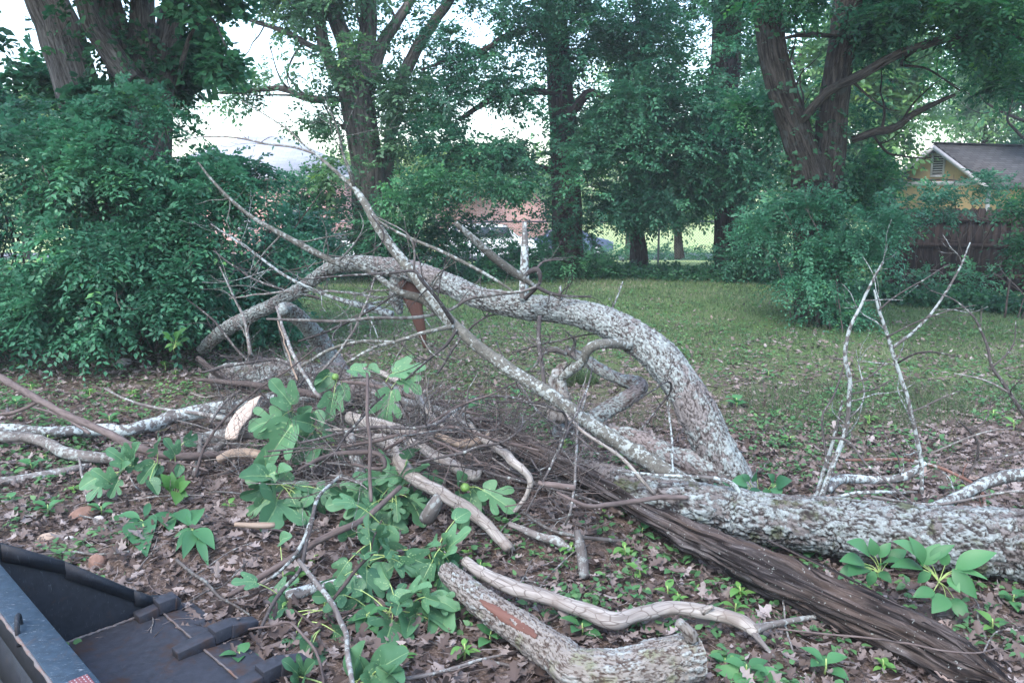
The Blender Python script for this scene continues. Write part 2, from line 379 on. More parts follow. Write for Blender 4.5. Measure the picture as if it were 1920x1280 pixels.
M['sapling'] = thin_bark('smooth cherry bark with speckles', (.065, .062, .053), (.155, .15, .13), (.33, .36, .34), -.12, 40, .6, rings=22)
M['grey'] = thin_bark('grey stick bark', (.07, .06, .056), (.17, .155, .145), (.28, .30, .285), -.1, 30)
M['brown'] = thin_bark('brown twig bark', (.06, .045, .042), (.135, .108, .10), None)
M['dark'] = thin_bark('dark wet twig bark', (.035, .03, .03), (.09, .08, .078), (.30, .32, .30), -.25, 30)
M['red'] = thin_bark('reddish cherry bark', (.13, .065, .05), (.26, .15, .12), (.42, .43, .4), -.1, 20, .4, rings=30)
M['tan'] = thin_bark('debarked tan wood', (.22, .155, .11), (.38, .30, .24), None, stretch=.06, bump=.25)
def weathered():
    n = N('weathered grey wood grain'); v = n.attr('tube', 'Vector'); g = n.noise(n.scale(v, (1, 1, .075)), 46, 7, .72, 1.1); g2 = n.noise(n.scale(v, (1, 1, .12)), 9, 3, .6, .8)
    c = n.ramp(g, [(.3, (.013, .011, .011)), (.46, (.040, .034, .033)), (.58, (.085, .075, .074)), (.72, (.19, .175, .175))])
    c = n.mix(n.ramp(g2, [(.42, 0), (.6, .75)]), c, n.ramp(g, [(.3, (.03, .021, .017)), (.7, (.11, .08, .066))]))
    ck = n.noise(n.scale(v, (1, 1, .05)), 17, 3, .5, .4); c = n.mix(n.ramp(ck, [(.46, 0), (.49, .9), (.51, .9), (.54, 0)]), c, (.010, .008, .008))
    c = n.mix(n.ramp(n.noise(v, 70, 2), [(.66, 0), (.72, .6)]), c, (.34, .36, .34)); g = n.math('SUBTRACT', g, n.ramp(ck, [(.46, 0), (.49, .5), (.51, .5), (.54, 0)]))
    return n.bsdf(c, .9, .15, n.bump(g, .9, .012))
M['weathered'] = weathered()
def pale():
    n = N('barkless pale branch wood'); v = n.attr('tube', 'Vector'); g = n.noise(n.scale(v, (1, 1, .06)), 50, 5); k = n.nd('ShaderNodeTexVoronoi', {'Vector': n.scale(v, (1, 1, .4)), 'Scale': 30.0}, feature='DISTANCE_TO_EDGE').outputs['Distance']
    c = n.ramp(g, [(.3, (.15, .13, .115)), (.55, (.29, .265, .24)), (.75, (.38, .36, .335))]); c = n.mix(n.ramp(k, [(0, .85), (.05, 0)]), c, (.08, .06, .05))
    c = n.mix(n.ramp(n.noise(v, 6, 3), [(.5, 0), (.62, .7)]), c, (.17, .14, .12))
    return n.bsdf(c, .75, .25, n.bump(g, .4, .004))
M['pale'] = pale()
def wood(name, a, b, sc_=60):
    n = N(name); v = n.attr('tube', 'Vector'); g = n.noise(n.scale(v, (1, 1, .07)), sc_, 4)
    return n.bsdf(n.mix(g, a, b), .7, .25, n.bump(g, .5, .004))
M['fresh'] = wood('freshly split pale wood', (.30, .21, .16), (.62, .53, .45), 45)
M['redwood'] = wood('torn red brown heartwood', (.035, .017, .013), (.085, .042, .033))
M['stripped'] = wood('stripped red inner wood', (.07, .03, .022), (.18, .09, .07))
M['cut'] = wood('sawn end grain', (.20, .095, .055), (.34, .22, .15))
def furrow(name, dark, light, sc_=26, lich=None):
    n = N(name); v = n.attr('tube', 'Vector'); g = n.noise(n.scale(v, (1, 1, .13)), sc_, 6, .66, .9); k = n.noise(n.scale(v, (1, 1, .30)), sc_*2.4, 5, .7, .5)
    h = n.math('ADD', n.ramp(g, [(.36, 0), (.60, 1)]), k); c = n.ramp(n.math('MULTIPLY', h, .5), [(.22, dark), (.80, light)])
    if lich: c = n.mix(n.ramp(n.noise(v, 5, 4), [(.55, 0), (.66, .55)]), c, lich)
    return n.bsdf(c, .9, .1, n.bump(h, 1.0, .03))
M['trunk_grey'] = furrow('furrowed grey trunk bark', (.06, .052, .047), (.27, .25, .235))
M['trunk_brown'] = furrow('furrowed brown trunk bark', (.020, .017, .015), (.105, .092, .080), 24, (.10, .12, .11))
M['trunk_dark'] = furrow('dark trunk bark', (.025, .02, .018), (.10, .08, .075), 14)  # darker brown furrowed bark
M['trunk_pale'] = furrow('smoother grey brown trunk bark', (.045, .038, .034), (.20, .18, .16), 14)
# leaves
M['bush'] = leaf_mat('shrub leaf', (0.030, 0.104, 0.061), (0.059, 0.190, 0.111), (0.102, 0.291, 0.155), .32, .42)
M['bush2'] = leaf_mat('pinnate leaf', (0.030, 0.104, 0.056), (0.059, 0.190, 0.095), (0.102, 0.291, 0.125), .32, .42)
M['maple'] = leaf_mat('maple leaf', (0.033, 0.104, 0.067), (0.064, 0.198, 0.108), (0.121, 0.328, 0.140), .42)
M['feather'] = leaf_mat('light tree leaf', (.050, .11, .070), (.085, .19, .10), (.15, .29, .13), .45)
M['darktree'] = leaf_mat('dense tree leaf', (0.024, 0.089, 0.056), (0.049, 0.165, 0.095), (0.087, 0.258, 0.130), .36)
M['right'] = leaf_mat('right tree leaf', (0.021, 0.078, 0.048), (0.041, 0.143, 0.074), (0.089, 0.257, 0.093), .45)
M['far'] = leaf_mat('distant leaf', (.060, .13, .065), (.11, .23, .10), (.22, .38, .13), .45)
M['farlight'] = leaf_mat('distant sunlit leaf', (.12, .20, .07), (.20, .32, .10), (.32, .44, .15), .45)  # paler copy of the distant leaf, with the sunlight put into its colour
M['ivy'] = leaf_mat('ivy leaf', (0.022, 0.077, 0.045), (0.041, 0.129, 0.063), (0.070, 0.201, 0.084), .28)
M['weed'] = leaf_mat('seedling leaf', (.055, .15, .05), (.10, .25, .07), (.17, .35, .09), .4)
M['weed_dull'] = leaf_mat('dull weed leaf', (.05, .13, .055), (.085, .20, .08), (.14, .28, .10), .35)
M['poke'] = leaf_mat('broad weed leaf', (.045, .14, .06), (.075, .21, .085), (.11, .28, .11), .35, .45)
def grass():
    n = N('grass blade'); r = n.attr('rnd'); c = n.ramp(r, [(0, (.055, .095, .045)), (.4, (.10, .155, .075)), (.7, (.17, .20, .11)), (1, (.30, .27, .20))]); return n.bsdf(c, .6, .2, trans=.3)
M['grass'] = grass()
def dead():
    n = N('dry fallen leaf'); r = n.attr('rnd')
    c = n.ramp(r, [(0, (.038, .029, .026)), (.25, (.090, .069, .062)), (.5, (.160, .128, .116)), (.75, (.26, .22, .205)), (.95, (.40, .355, .34)), (1, (.22, .11, .06))])
    f = n.noise(n.obj(), 60, 4); c = n.mix(n.math('MULTIPLY', f, .55), c, (.09, .06, .05)); return n.bsdf(c, .75, .25, n.bump(f, .4, .003), trans=.15)
M['dead'] = dead()
def fig():
    n = N('fig leaf'); u = n.attr('vein'); r = n.attr('rnd'); f = n.noise(n.obj(), 22, 4)
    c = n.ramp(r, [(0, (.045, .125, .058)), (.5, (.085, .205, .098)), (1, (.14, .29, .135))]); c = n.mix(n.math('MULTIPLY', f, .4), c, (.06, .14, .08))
    back = n.mix(.3, c, (.18, .34, .21)); c = n.mix(n.nd('ShaderNodeNewGeometry').outputs['Backfacing'], c, back)
    v = n.ramp(u, [(.35, 0), (.9, 1)]); c = n.mix(n.math('MULTIPLY', v, .75), c, (.34, .48, .22))
    h = n.math('ADD', n.math('MULTIPLY', f, .5), v)
    return n.bsdf(c, .5, .35, n.bump(h, .4, .003), trans=.22)
M['fig'] = fig()
n_ = N('leaf stalk'); M['stalk'] = n_.bsdf((.30, .40, .14), .5, .3)
n_ = N('unripe fig skin'); f_ = n_.noise(n_.scale(n_.obj(), (1, 1, .3)), 60, 2); M['figfruit'] = n_.bsdf(n_.mix(f_, (.09, .19, .04), (.16, .27, .07)), .4, .4)
def simple(name, a, b, sc_=8, rough=.8, spec=.2, metal=0, bump=.2, dist=.01, sv=(1, 1, 1)):
    n = N(name); f = n.noise(n.scale(n.obj(), sv), sc_, 5); return n.bsdf(n.mix(n.ramp(f, [(.3, 0), (.7, 1)]), a, b), rough, spec, n.bump(f, bump, dist), metal)
M['stone'] = simple('pale limestone', (.26, .23, .21), (.48, .46, .44), 14, bump=.6)
M['clod'] = simple('brown clay clod', (.13, .075, .055), (.26, .16, .125), 12, bump=.9, dist=.02)
M['wire'] = simple('galvanised wire', (.16, .17, .175), (.28, .29, .30), 5, .6, .4, .4)
M['fence_wood'] = simple('dark stained fence board', (.018, .014, .013), (.048, .036, .032), 9, .85, .1, sv=(6, 6, .4))
M['white_trim'] = simple('white painted trim', (.40, .40, .43), (.48, .48, .51), 5, .6)
M['yellow'] = simple('ochre painted siding', (.42, .30, .16), (.47, .35, .20), 3, .8)
def shingle(name, a, b, mort, sx, sz):
    n = N(name); v = n.attr('tube', 'Vector'); br = n.nd('ShaderNodeTexBrick', {'Vector': v, 'Color1': a, 'Color2': b, 'Mortar': mort, 'Scale': 1.0, 'Mortar Size': .012, 'Brick Width': sx, 'Row Height': sz})
    f = n.noise(v, 9, 4); c = n.mix(n.math('MULTIPLY', f, .5), br.outputs['Color'], a); return n.bsdf(c, .9, .1, n.bump(br.outputs['Fac'], .3, .01))
M['shingle'] = shingle('grey roof shingles', (.06, .06, .062), (.115, .112, .115), (.035, .033, .034), .3, .14)
M['shingle_pale'] = shingle('pale grey roof shingles', (.30, .31, .35), (.40, .41, .45), (.24, .24, .27), .5, .2)
M['brick'] = shingle('red brick wall', (.46, .22, .19), (.56, .30, .25), (.58, .50, .47), .24, .085)
n_ = N('window glass'); M['glass'] = n_.bsdf((.03, .04, .05), .08, .6)
M['carpaint_white'] = simple('white car paint', (.68, .69, .71), (.74, .75, .77), 2, .25, .5, bump=0)
M['carpaint_blue'] = simple('blue grey car paint', (.12, .17, .30), (.16, .21, .36), 2, .25, .5, bump=0)
M['carpaint_red'] = simple('red car paint', (.45, .06, .07), (.5, .08, .09), 2, .25, .5, bump=0)
M['tyre'] = simple('black rubber', (.018, .018, .018), (.03, .03, .03), 20, .8, .2)
M['rim'] = simple('alloy wheel', (.4, .4, .42), (.5, .5, .52), 5, .35, .5, .7)
M['lamp_red'] = simple('red lamp lens', (.35, .02, .02), (.45, .03, .03), 5, .2, .5)
M['lamp_clear'] = simple('clear lamp lens', (.6, .62, .65), (.7, .72, .75), 5, .15, .6)
def steel(name, paint, scr, rust, ra):
    n = N(name); o = n.obj(); f = n.noise(o, 5, 6, .65); s1 = n.noise(n.scale(o, (3, 14, 3)), 9, 6, .7, 1.2); s2 = n.noise(n.scale(o, (12, 2, 6)), 7, 6, .7, .8)
    c = n.mix(n.ramp(n.noise(o, 40, 4), [(.3, 0), (.7, 1)]), paint, tuple(q*1.6 for q in paint))
    c = n.mix(n.ramp(s1, [(.60, 0), (.68, .8)]), c, scr); c = n.mix(n.ramp(s2, [(.63, 0), (.70, .5)]), c, scr)
    rm = n.ramp(n.noise(o, 7, 7, .7), [(.56-ra, 0), (.68-ra, .85)]); c = n.mix(rm, c, n.mix(f, rust, tuple(q*.5 for q in rust)))
    return n.bsdf(c, n.ramp(f, [(.3, .5), (.7, .75)]), .3, n.bump(n.math('ADD', s1, n.noise(o, 30, 4)), .25, .004), .1)
M['bucket'] = steel('scratched dark bucket paint', (.012, .015, .021), (.055, .065, .08), (.06, .038, .028), -.02)
M['bucket_floor'] = steel('worn bare steel plate', (.028, .031, .040), (.085, .09, .105), (.075, .045, .034), .04)
M['bucket_bar'] = steel('scratched blue grey paint', (.018, .032, .048), (.22, .25, .28), (.10, .07, .06), -.05)
M['weld'] = steel('rusty weld steel', (.10, .09, .09), (.26, .24, .24), (.22, .13, .10), .05)
n_ = N('warning sticker'); b_ = n_.nd('ShaderNodeTexBrick', {'Vector': n_.attr('tube', 'Vector'), 'Color1': (.30, .29, .30), 'Color2': (.22, .16, .17), 'Mortar': (.15, .05, .055), 'Scale': 1.0, 'Mortar Size': .0035, 'Brick Width': .014, 'Row Height': .010}); M['sticker'] = n_.bsdf(b_.outputs['Color'], .5, .3)
# ------------------------------------------------------------------ ground
def ground():
    xs = np.concatenate([np.linspace(-250, -14, 22), np.linspace(-12, 12, 260), np.linspace(14, 250, 22)])
    ys = np.concatenate([np.linspace(-60, 0, 12), np.linspace(.5, 26, 320), np.linspace(28, 80, 20), np.linspace(95, 600, 14)])
    X, Y = np.meshgrid(xs, ys); Z = gh(X, Y)
    P = np.stack([X, Y, X*0], -1).reshape(-1, 3); Z = Z.ravel() + .012*fbm(P*9, 3, 2)*(P[:, 1] < 26)
    P[:, 2] = Z; nx = len(xs); i, j = np.meshgrid(np.arange(len(ys)-1), np.arange(nx-1), indexing='ij'); a = (i*nx+j).ravel()
    F = np.stack([a, a+1, a+nx+1, a+nx], 1)
    n = N('leaf strewn soil and lawn'); p = n.pos(); big = n.noise(p, .55, 5, .6); med = n.noise(p, 4, 6, .65); fi = n.noise(p, 55, 6, .7)
    sep = n.nd('ShaderNodeSeparateXYZ', {0: p}); x, y = sep.outputs[0], sep.outputs[1]
    soil = n.ramp(fi, [(.3, (.03, .022, .018)), (.5, (.09, .066, .054)), (.62, (.18, .14, .12)), (.75, (.32, .27, .24))])
    grs = n.ramp(fi, [(.3, (.045, .075, .03)), (.55, (.10, .165, .06)), (.75, (.20, .25, .10))])
    # lawn where it is far and to the right; nearer ground bare with leaves
    s = n.math('ADD', n.math('MULTIPLY', y, .16), n.math('MULTIPLY', x, .05)); s = n.math('ADD', s, n.math('MULTIPLY', n.math('SUBTRACT', big, .5), 1.5))
    s = n.math('ADD', s, n.math('MULTIPLY', n.math('SUBTRACT', med, .5), 1.6))
    c = n.mix(n.ramp(s, [(.88, 0), (1.5, 1)]) if False else n.nd('ShaderNodeMapRange', {'Value': s, 'From Min': 1.0, 'From Max': 1.9}).outputs[0], soil, grs)
    farg = n.nd('ShaderNodeMapRange', {'Value': y, 'From Min': 22.0, 'From Max': 25.0}).outputs[0]
    c = n.mix(farg, c, n.mix(big, (.30, .38, .15), (.42, .48, .22)))  # lawn past the fence: sunlight put into a paler green
    m = n.bsdf(c, .95, .1, n.bump(fi, .6, .02))
    o = mk('ground', P, F, m, smooth=True, local=True); tag(o, kind='structure')
ground()
road = MB(); road.box((0, 42, -1.29), (120, 6.5, .008)); n_ = N('pale asphalt'); M['asphalt'] = n_.bsdf(n_.mix(n_.noise(n_.pos(), 30, 3), (.16, .16, .165), (.24, .24, .25)), .9, .1)
tag(road.build('driveway', M['asphalt']), kind='structure')

# ------------------------------------------------------------------ litter, grass, weeds
def pts_region(n, y0, y1, pw=1.0, seed=1, wide=.80, extra=.6):
    g = np.random.default_rng(seed); y = y0 + (y1-y0)*g.random(n)**pw; x = (g.random(n)*2-1)*(wide*y+extra); return x, y, g
def lawn_amount(x, y):
    P = np.stack([x*.55, y*.55, x*0], 1); return .16*y + .05*x + .9*fbm(P, 3, 77)
OAK = (np.array([[0, 0, 0], [.10, .18, .03], [.30, .30, .10], [.14, .42, .04], [.36, .62, .13], [.14, .68, .04], [.16, .90, .08], [0, 1.0, .02],
                 [-.16, .88, .10], [-.13, .70, .03], [-.34, .58, .14], [-.13, .44, .04], [-.28, .28, .12], [-.09, .17, .03], [0, .45, -.03], [0, .72, -.02]]),
       np.array([[0, 1, 14], [1, 2, 3], [1, 3, 14], [3, 4, 5], [3, 5, 15], [3, 15, 14], [5, 6, 7], [5, 7, 15], [0, 14, 13], [13, 11, 12], [13, 14, 11], [11, 9, 10], [11, 15, 9], [11, 14, 15], [9, 7, 8], [9, 15, 7]]))
def litter():
    mb = MB()
    for n, y0, y1, pw, s0, s1, sd_ in ((12000, 2.3, 6.5, 1.1, .045, .10, 1), (14000, 2.2, 7.5, 1, .02, .055, 2), (24000, 5.2, 12.5, 1.1, .03, .085, 3), (17000, 8, 19.5, 1.15, .04, .09, 4)):
        x, y, g = pts_region(n, y0, y1, pw, sd_)
        la = lawn_amount(x, y); bu_ = (x+1.632)*.712-(y-3.451)*.702; bv_ = -(x+1.632)*.702-(y-3.451)*.712; inb = (bu_ > -.05) & (bv_ > -.02) & (bu_ < 1.9) & (bv_ < 1)
        keep = (g.random(n) < np.clip(2.05-la*.78, .2, 1)) & ~inb; x, y = x[keep], y[keep]; n = len(x)
        z = gh(x, y) + g.uniform(.004, .045, n)*np.clip(1.7-la[keep], .25, 1)
        yd = np.stack([g.normal(0, 1, n), g.normal(0, 1, n), g.normal(0, .28, n)], 1); zd = np.stack([g.normal(0, .5, n), g.normal(0, .5, n), np.where(g.random(n) < .5, 1, -1)], 1)
        T = OAK if sd_ in (1,) else (OAK if sd_ == 3 else DIAM)
        T = (T[0]*np.array([1, 1, 1.0]), T[1]); V, F, A = scatter(T, np.stack([x, y, z], 1), yd, zd, g.uniform(s0, s1, n), g.uniform(.7, 1.3, n), np.clip(g.beta(1.7, 1.9, n)+(.14 if sd_ == 3 else .04), 0, .97))
        # curl
        m = len(T[0]); Vr = V.reshape(-1, m, 3); cur = g.uniform(-.3, 1.7, n); c0 = Vr.mean(1, keepdims=True); dd = ((Vr-c0)**2).sum(-1); Vr[..., 2] += cur[:, None]*dd/np.maximum(dd.max(1, keepdims=True), 1e-9)*.30*np.sqrt(dd.max(1, keepdims=True))
        Vr[..., 2] = np.maximum(Vr[..., 2], gh(Vr[..., 0], Vr[..., 1])+.003); mb.add(V, F, A)
    o = mb.build('leaf_litter', M['dead'], local=True); tag(o, 'brown dry oak leaves strewn thickly over the ground', 'fallen leaves', kind='stuff')
    # debris: fine twigs and needles
    mb = MB(); x, y, g = pts_region(11000, 2.3, 8, 1, 9); n = len(x); a = g.uniform(0, 6.28, n); L = g.uniform(.03, .16, n); z = gh(x, y)+g.uniform(.01, .05, n)
    d = np.stack([np.cos(a), np.sin(a), g.normal(0, .15, n)], 1); pos = np.stack([x, y, z], 1); wd = g.uniform(.0007, .0022, n); sd2 = np.stack([-np.sin(a), np.cos(a), a*0], 1)
    up = np.array([0, 0, 1.0]); o3 = [sd2, -.5*sd2+.87*up, -.5*sd2-.87*up]
    mid = pos + d*L[:, None]*.5 + g.normal(0, 1, (n, 3))*L[:, None]*.07
    V = np.stack([pos+q*wd[:, None] for q in o3]+[mid+q*wd[:, None] for q in o3]+[pos+d*L[:, None]+q*wd[:, None]*.5 for q in o3], 1)
    Fq = np.array([[0, 1, 4, 3], [1, 2, 5, 4], [2, 0, 3, 5], [3, 4, 7, 6], [4, 5, 8, 7], [5, 3, 6, 8]]); F = (np.arange(n)[:, None, None]*9+Fq[None]).reshape(-1, 4)
    mb.add(V.reshape(-1, 3), F, {'rnd': np.repeat(g.uniform(.2, .95, n), 9)})
    tag(mb.build('twig_debris', M['dead'], local=True), 'fine broken twigs and dry stalks mixed into the leaf litter', 'debris', kind='stuff')
litter()
def lawn():
    mb = MB()
    for n, y0, y1, pw, hgt, sd_ in ((60000, 4.8, 12, .9, .026, 11), (150000, 9, 20.5, .9, .03, 12), (9000, 2.6, 6, 1, .025, 13)):
        x, y, g = pts_region(n, y0, y1, pw, sd_, .72, 1.0); la = lawn_amount(x, y); keep = g.random(n) < np.clip((la-.75)*.75, 0.02, 1); x, y, la = x[keep], y[keep], la[keep]; n = len(x)
        pos = np.stack([x, y, gh(x, y)], 1); dirs = np.stack([g.normal(0, .45, n), g.normal(0, .45, n), np.ones(n)], 1); zd = g.normal(0, 1, (n, 3))
        BL = (np.array([[-.05, 0, 0], [.05, 0, 0], [0, 1, .25]]), np.array([[0, 1, 2]]))
        V, F, A = scatter(BL, pos, dirs, zd, hgt*g.uniform(.5, 1.5, n)*(1+.05*y), 1+.10*y, np.clip(.45+.35*fbm(np.stack([x, y, x*0], 1)*1.1, 2, 5)+g.normal(0, .2, n), 0, 1)); mb.add(V, F, A)
    # coarser tufts
    g = np.random.default_rng(4)
    for cx, cy, rr, n, hh in [(Hh(1080, 720)[0], Hh(1080, 720)[1], .22, 900, .20), (3.2, 7.3, 1.1, 2600, .13), (4.6, 7.6, .9, 1500, .12), (2.4, 6.7, .6, 700, .10), (-.7, 8.6, .9, 1200, .10), (.8, 6.6, .7, 900, .09)]:
        a = g.uniform(0, 6.28, n); q = np.sqrt(g.random(n))*rr; x = cx+q*np.cos(a); y = cy+q*np.sin(a)*.7
        V, F, A = scatter(BL, np.stack([x, y, gh(x, y)], 1), np.stack([g.normal(0, .5, n), g.normal(0, .5, n), np.ones(n)], 1), g.normal(0, 1, (n, 3)), hh*g.uniform(.5, 1.2, n), .55, g.uniform(0, .5, n)); mb.add(V, F, A)
    tag(mb.build('grass', M['grass'], local=True), 'thin patchy lawn grass growing through fallen leaves', 'grass', kind='stuff')
lawn()
ROS = []
def weeds():
    mb = MB()
    for n, y0, y1, sz, mt in ((3600, 2.8, 8, .05, 0), (4200, 5.5, 13, .05, 0), (2200, 11, 20, .06, 0)):
        x, y, g = pts_region(n, y0, y1, 1, 21+int(y0)); v = fbm(np.stack([x, y, x*0], 1)*.8, 2, 66); keep = v > -.12; x, y = x[keep], y[keep]; n = len(x)
        k = 5; a = g.uniform(0, 6.28, (n, k)); rr = g.uniform(.01, .05, (n, k)); h = g.uniform(.01, .07, (n, k))
        px_ = x[:, None]+rr*np.cos(a); py_ = y[:, None]+rr*np.sin(a); pos = np.stack([px_, py_, gh(px_, py_)+h], -1).reshape(-1, 3)
        yd = np.stack([np.cos(a), np.sin(a), g.normal(.1, .3, (n, k))], -1).reshape(-1, 3); zd = np.tile([0, 0, 1.0], (n*k, 1))+g.normal(0, .3, (n*k, 3))
        V, F, A = scatter(LEAF, pos, yd, zd, sz*g.uniform(.4, 1.1, n*k), g.uniform(.7, 1.2, n*k), np.clip(np.repeat(g.random(n), k)*.7+g.random(n*k)*.3, 0, 1)); mb.add(V, F, A)
    tag(mb.build('ground_weeds', M['weed_dull'], local=True), 'low creeping weeds scattered over the leaf litter and lawn', 'weeds', kind='stuff')
weeds()
# ------------------------------------------------------------------ the fallen cherry tree
ft = empty('fallen_tree', tuple(Hh(1400, 950, 0)), 'big fallen lichen covered tree, its limb arching across the yard above the brush', 'fallen tree')
L_ = lambda *a, **k: limb(*a, parent=ft, **k)
L_('trunk', [(2300, 1085, .2, 162), (2100, 1050, .2, 156), (1920, 1022, .2, 148), (1700, 1004, .2, 128), (1500, 978, .2, 112), (1380, 962, .19, 104), (1200, 926, .15, 84), (1050, 880, .13, 74), (900, 822, .13, 66), (760, 762, .14, 64), (640, 722, .17, 70), (540, 705, .16, 64), (440, 705, .12, 52), (395, 712, .1, 44)],
   M['log'], step=.0075, k=150, rough=.10, plates=(.034, .085, .012), wob=.01, ws=.88, label='thick fissured log lying on the ground with pale lichen')
L_('limb', [(1392, 950, 4.72, 122), (1368, 890, 4.78, 116), (1336, 832, 4.85, 106), (1298, 755, 4.98, 104), (1258, 692, 5.1, 102), (1205, 640, 5.25, 96), (1140, 605, 5.42, 84), (1060, 583, 5.62, 72), (980, 575, 5.8, 66), (905, 560, 6.0, 62), (840, 533, 6.2, 60), (780, 510, 6.4, 58), (720, 499, 6.6, 50), (660, 494, 6.85, 42), (620, 502, 7.1, 36), (580, 530, 7.35, 34), (530, 562, 7.7, 36), (470, 592, 8.0, 38), (425, 617, 8.3, 38), (400, 636, 8.6, 36), (378, 655, 8.95, 26)],
   M['arch'], mode='y', step=.0085, k=110, rough=.14, plates=(.026, .036, .0075), wob=.008, ws=.66, label='high arching limb with flaky bark')
L_('limb', [(1395, 915, 4.72, 72), (1330, 880, 4.8, 62), (1260, 858, 4.9, 50), (1200, 826, 5.0, 46), (1150, 816, 5.08, 42)], M['arch2'], mode='y', ws=.85, step=.01, k=60, rough=.25, plates=(.03, .04, .006), wob=.01, jag=.05, cap=False, label='short broken limb thick with pale lichen')
L_('broken_end', [(1156, 818, 5.07, 36), (1143, 815, 5.09, 22)], M['cut'], mode='y', step=.01, k=14, rough=.5, jag=.04)
L_('limb', [(655, 745, .15, 56), (630, 690, .22, 48), (600, 640, .50, 42), (570, 606, .75, 38), (540, 582, .92, 34), (528, 580, .97, 22)], M['arch2'], ws=.8, step=.012, k=60, rough=.25, plates=(.03, .04, .006), label='leaning limb stub rising from the far end of the trunk')
L_('branch', [(560, 592, .82, 10), (530, 590, .88, 10), (524, 602, .75, 9), (532, 640, .5, 9), (545, 680, .3, 8), (590, 740, .25, 8)], M['grey'], ntw=2)
# stubs and strips on the arch
L_('branch_stub', [(983, 560, 5.72, 20), (983, 500, 5.68, 17), (984, 455, 5.66, 13), (983, 424, 5.65, 9)], M['lichen_twig'], mode='y', step=.02, k=14, rough=.3, jag=.05)
L_('branch_stub', [(746, 520, 6.55, 28), (744, 560, 6.6, 26), (750, 588, 6.6, 12)], M['arch'], mode='y', step=.015, k=30, rough=.3, plates=(.03, .03, .005))
L_('bark_strip', [(762, 525, 6.45, 34), (775, 560, 6.45, 30), (786, 600, 6.42, 24), (797, 652, 6.4, 7)], M['redwood'], mode='y', step=.02, k=16, rough=.35, flat=.45, label='torn red brown strip of wood hanging from the arch')
L_('branch', [(1180, 648, 5.2, 20), (1140, 643, 5.1, 19), (1105, 652, 5.05, 18), (1092, 678, 5.1, 17), (1070, 694, 5.15, 18), (1048, 712, 5.2, 14)], M['sapling'], mode='y', step=.012, k=18, knots=6, wob=.012, ntw=4, tl=.22)
L_('branch', [(1012, 592, 5.55, 9), (1010, 640, 5.5, 11), (1017, 690, 5.45, 10), (1022, 735, 5.4, 9)], M['dark'], mode='y', ntw=6, tl=.22)
L_('branch', [(985, 560, 5.6, 10), (1012, 530, 5.5, 8), (1006, 505, 5.5, 12), (985, 520, 5.5, 8), (1020, 545, 5.5, 9), (1060, 555, 5.5, 7), (1108, 556, 5.5, 4)], M['dark'], mode='y', ntw=5, tl=.3)
L_('branch', [(1000, 512, 5.5, 6), (1020, 490, 5.6, 5), (1055, 487, 5.6, 3)], M['dark'], mode='y', ntw=4, tl=.2)
L_('twig', [(1145, 585, 5.5, 5), (1158, 555, 5.5, 4), (1168, 528, 5.5, 3)], M['lichen_twig'], mode='y', ntw=2, tl=.1)
L_('twig', [(1050, 560, 5.6, 9), (1050, 540, 5.6, 6), (1052, 536, 5.6, 4)], M['lichen_twig'], mode='y')
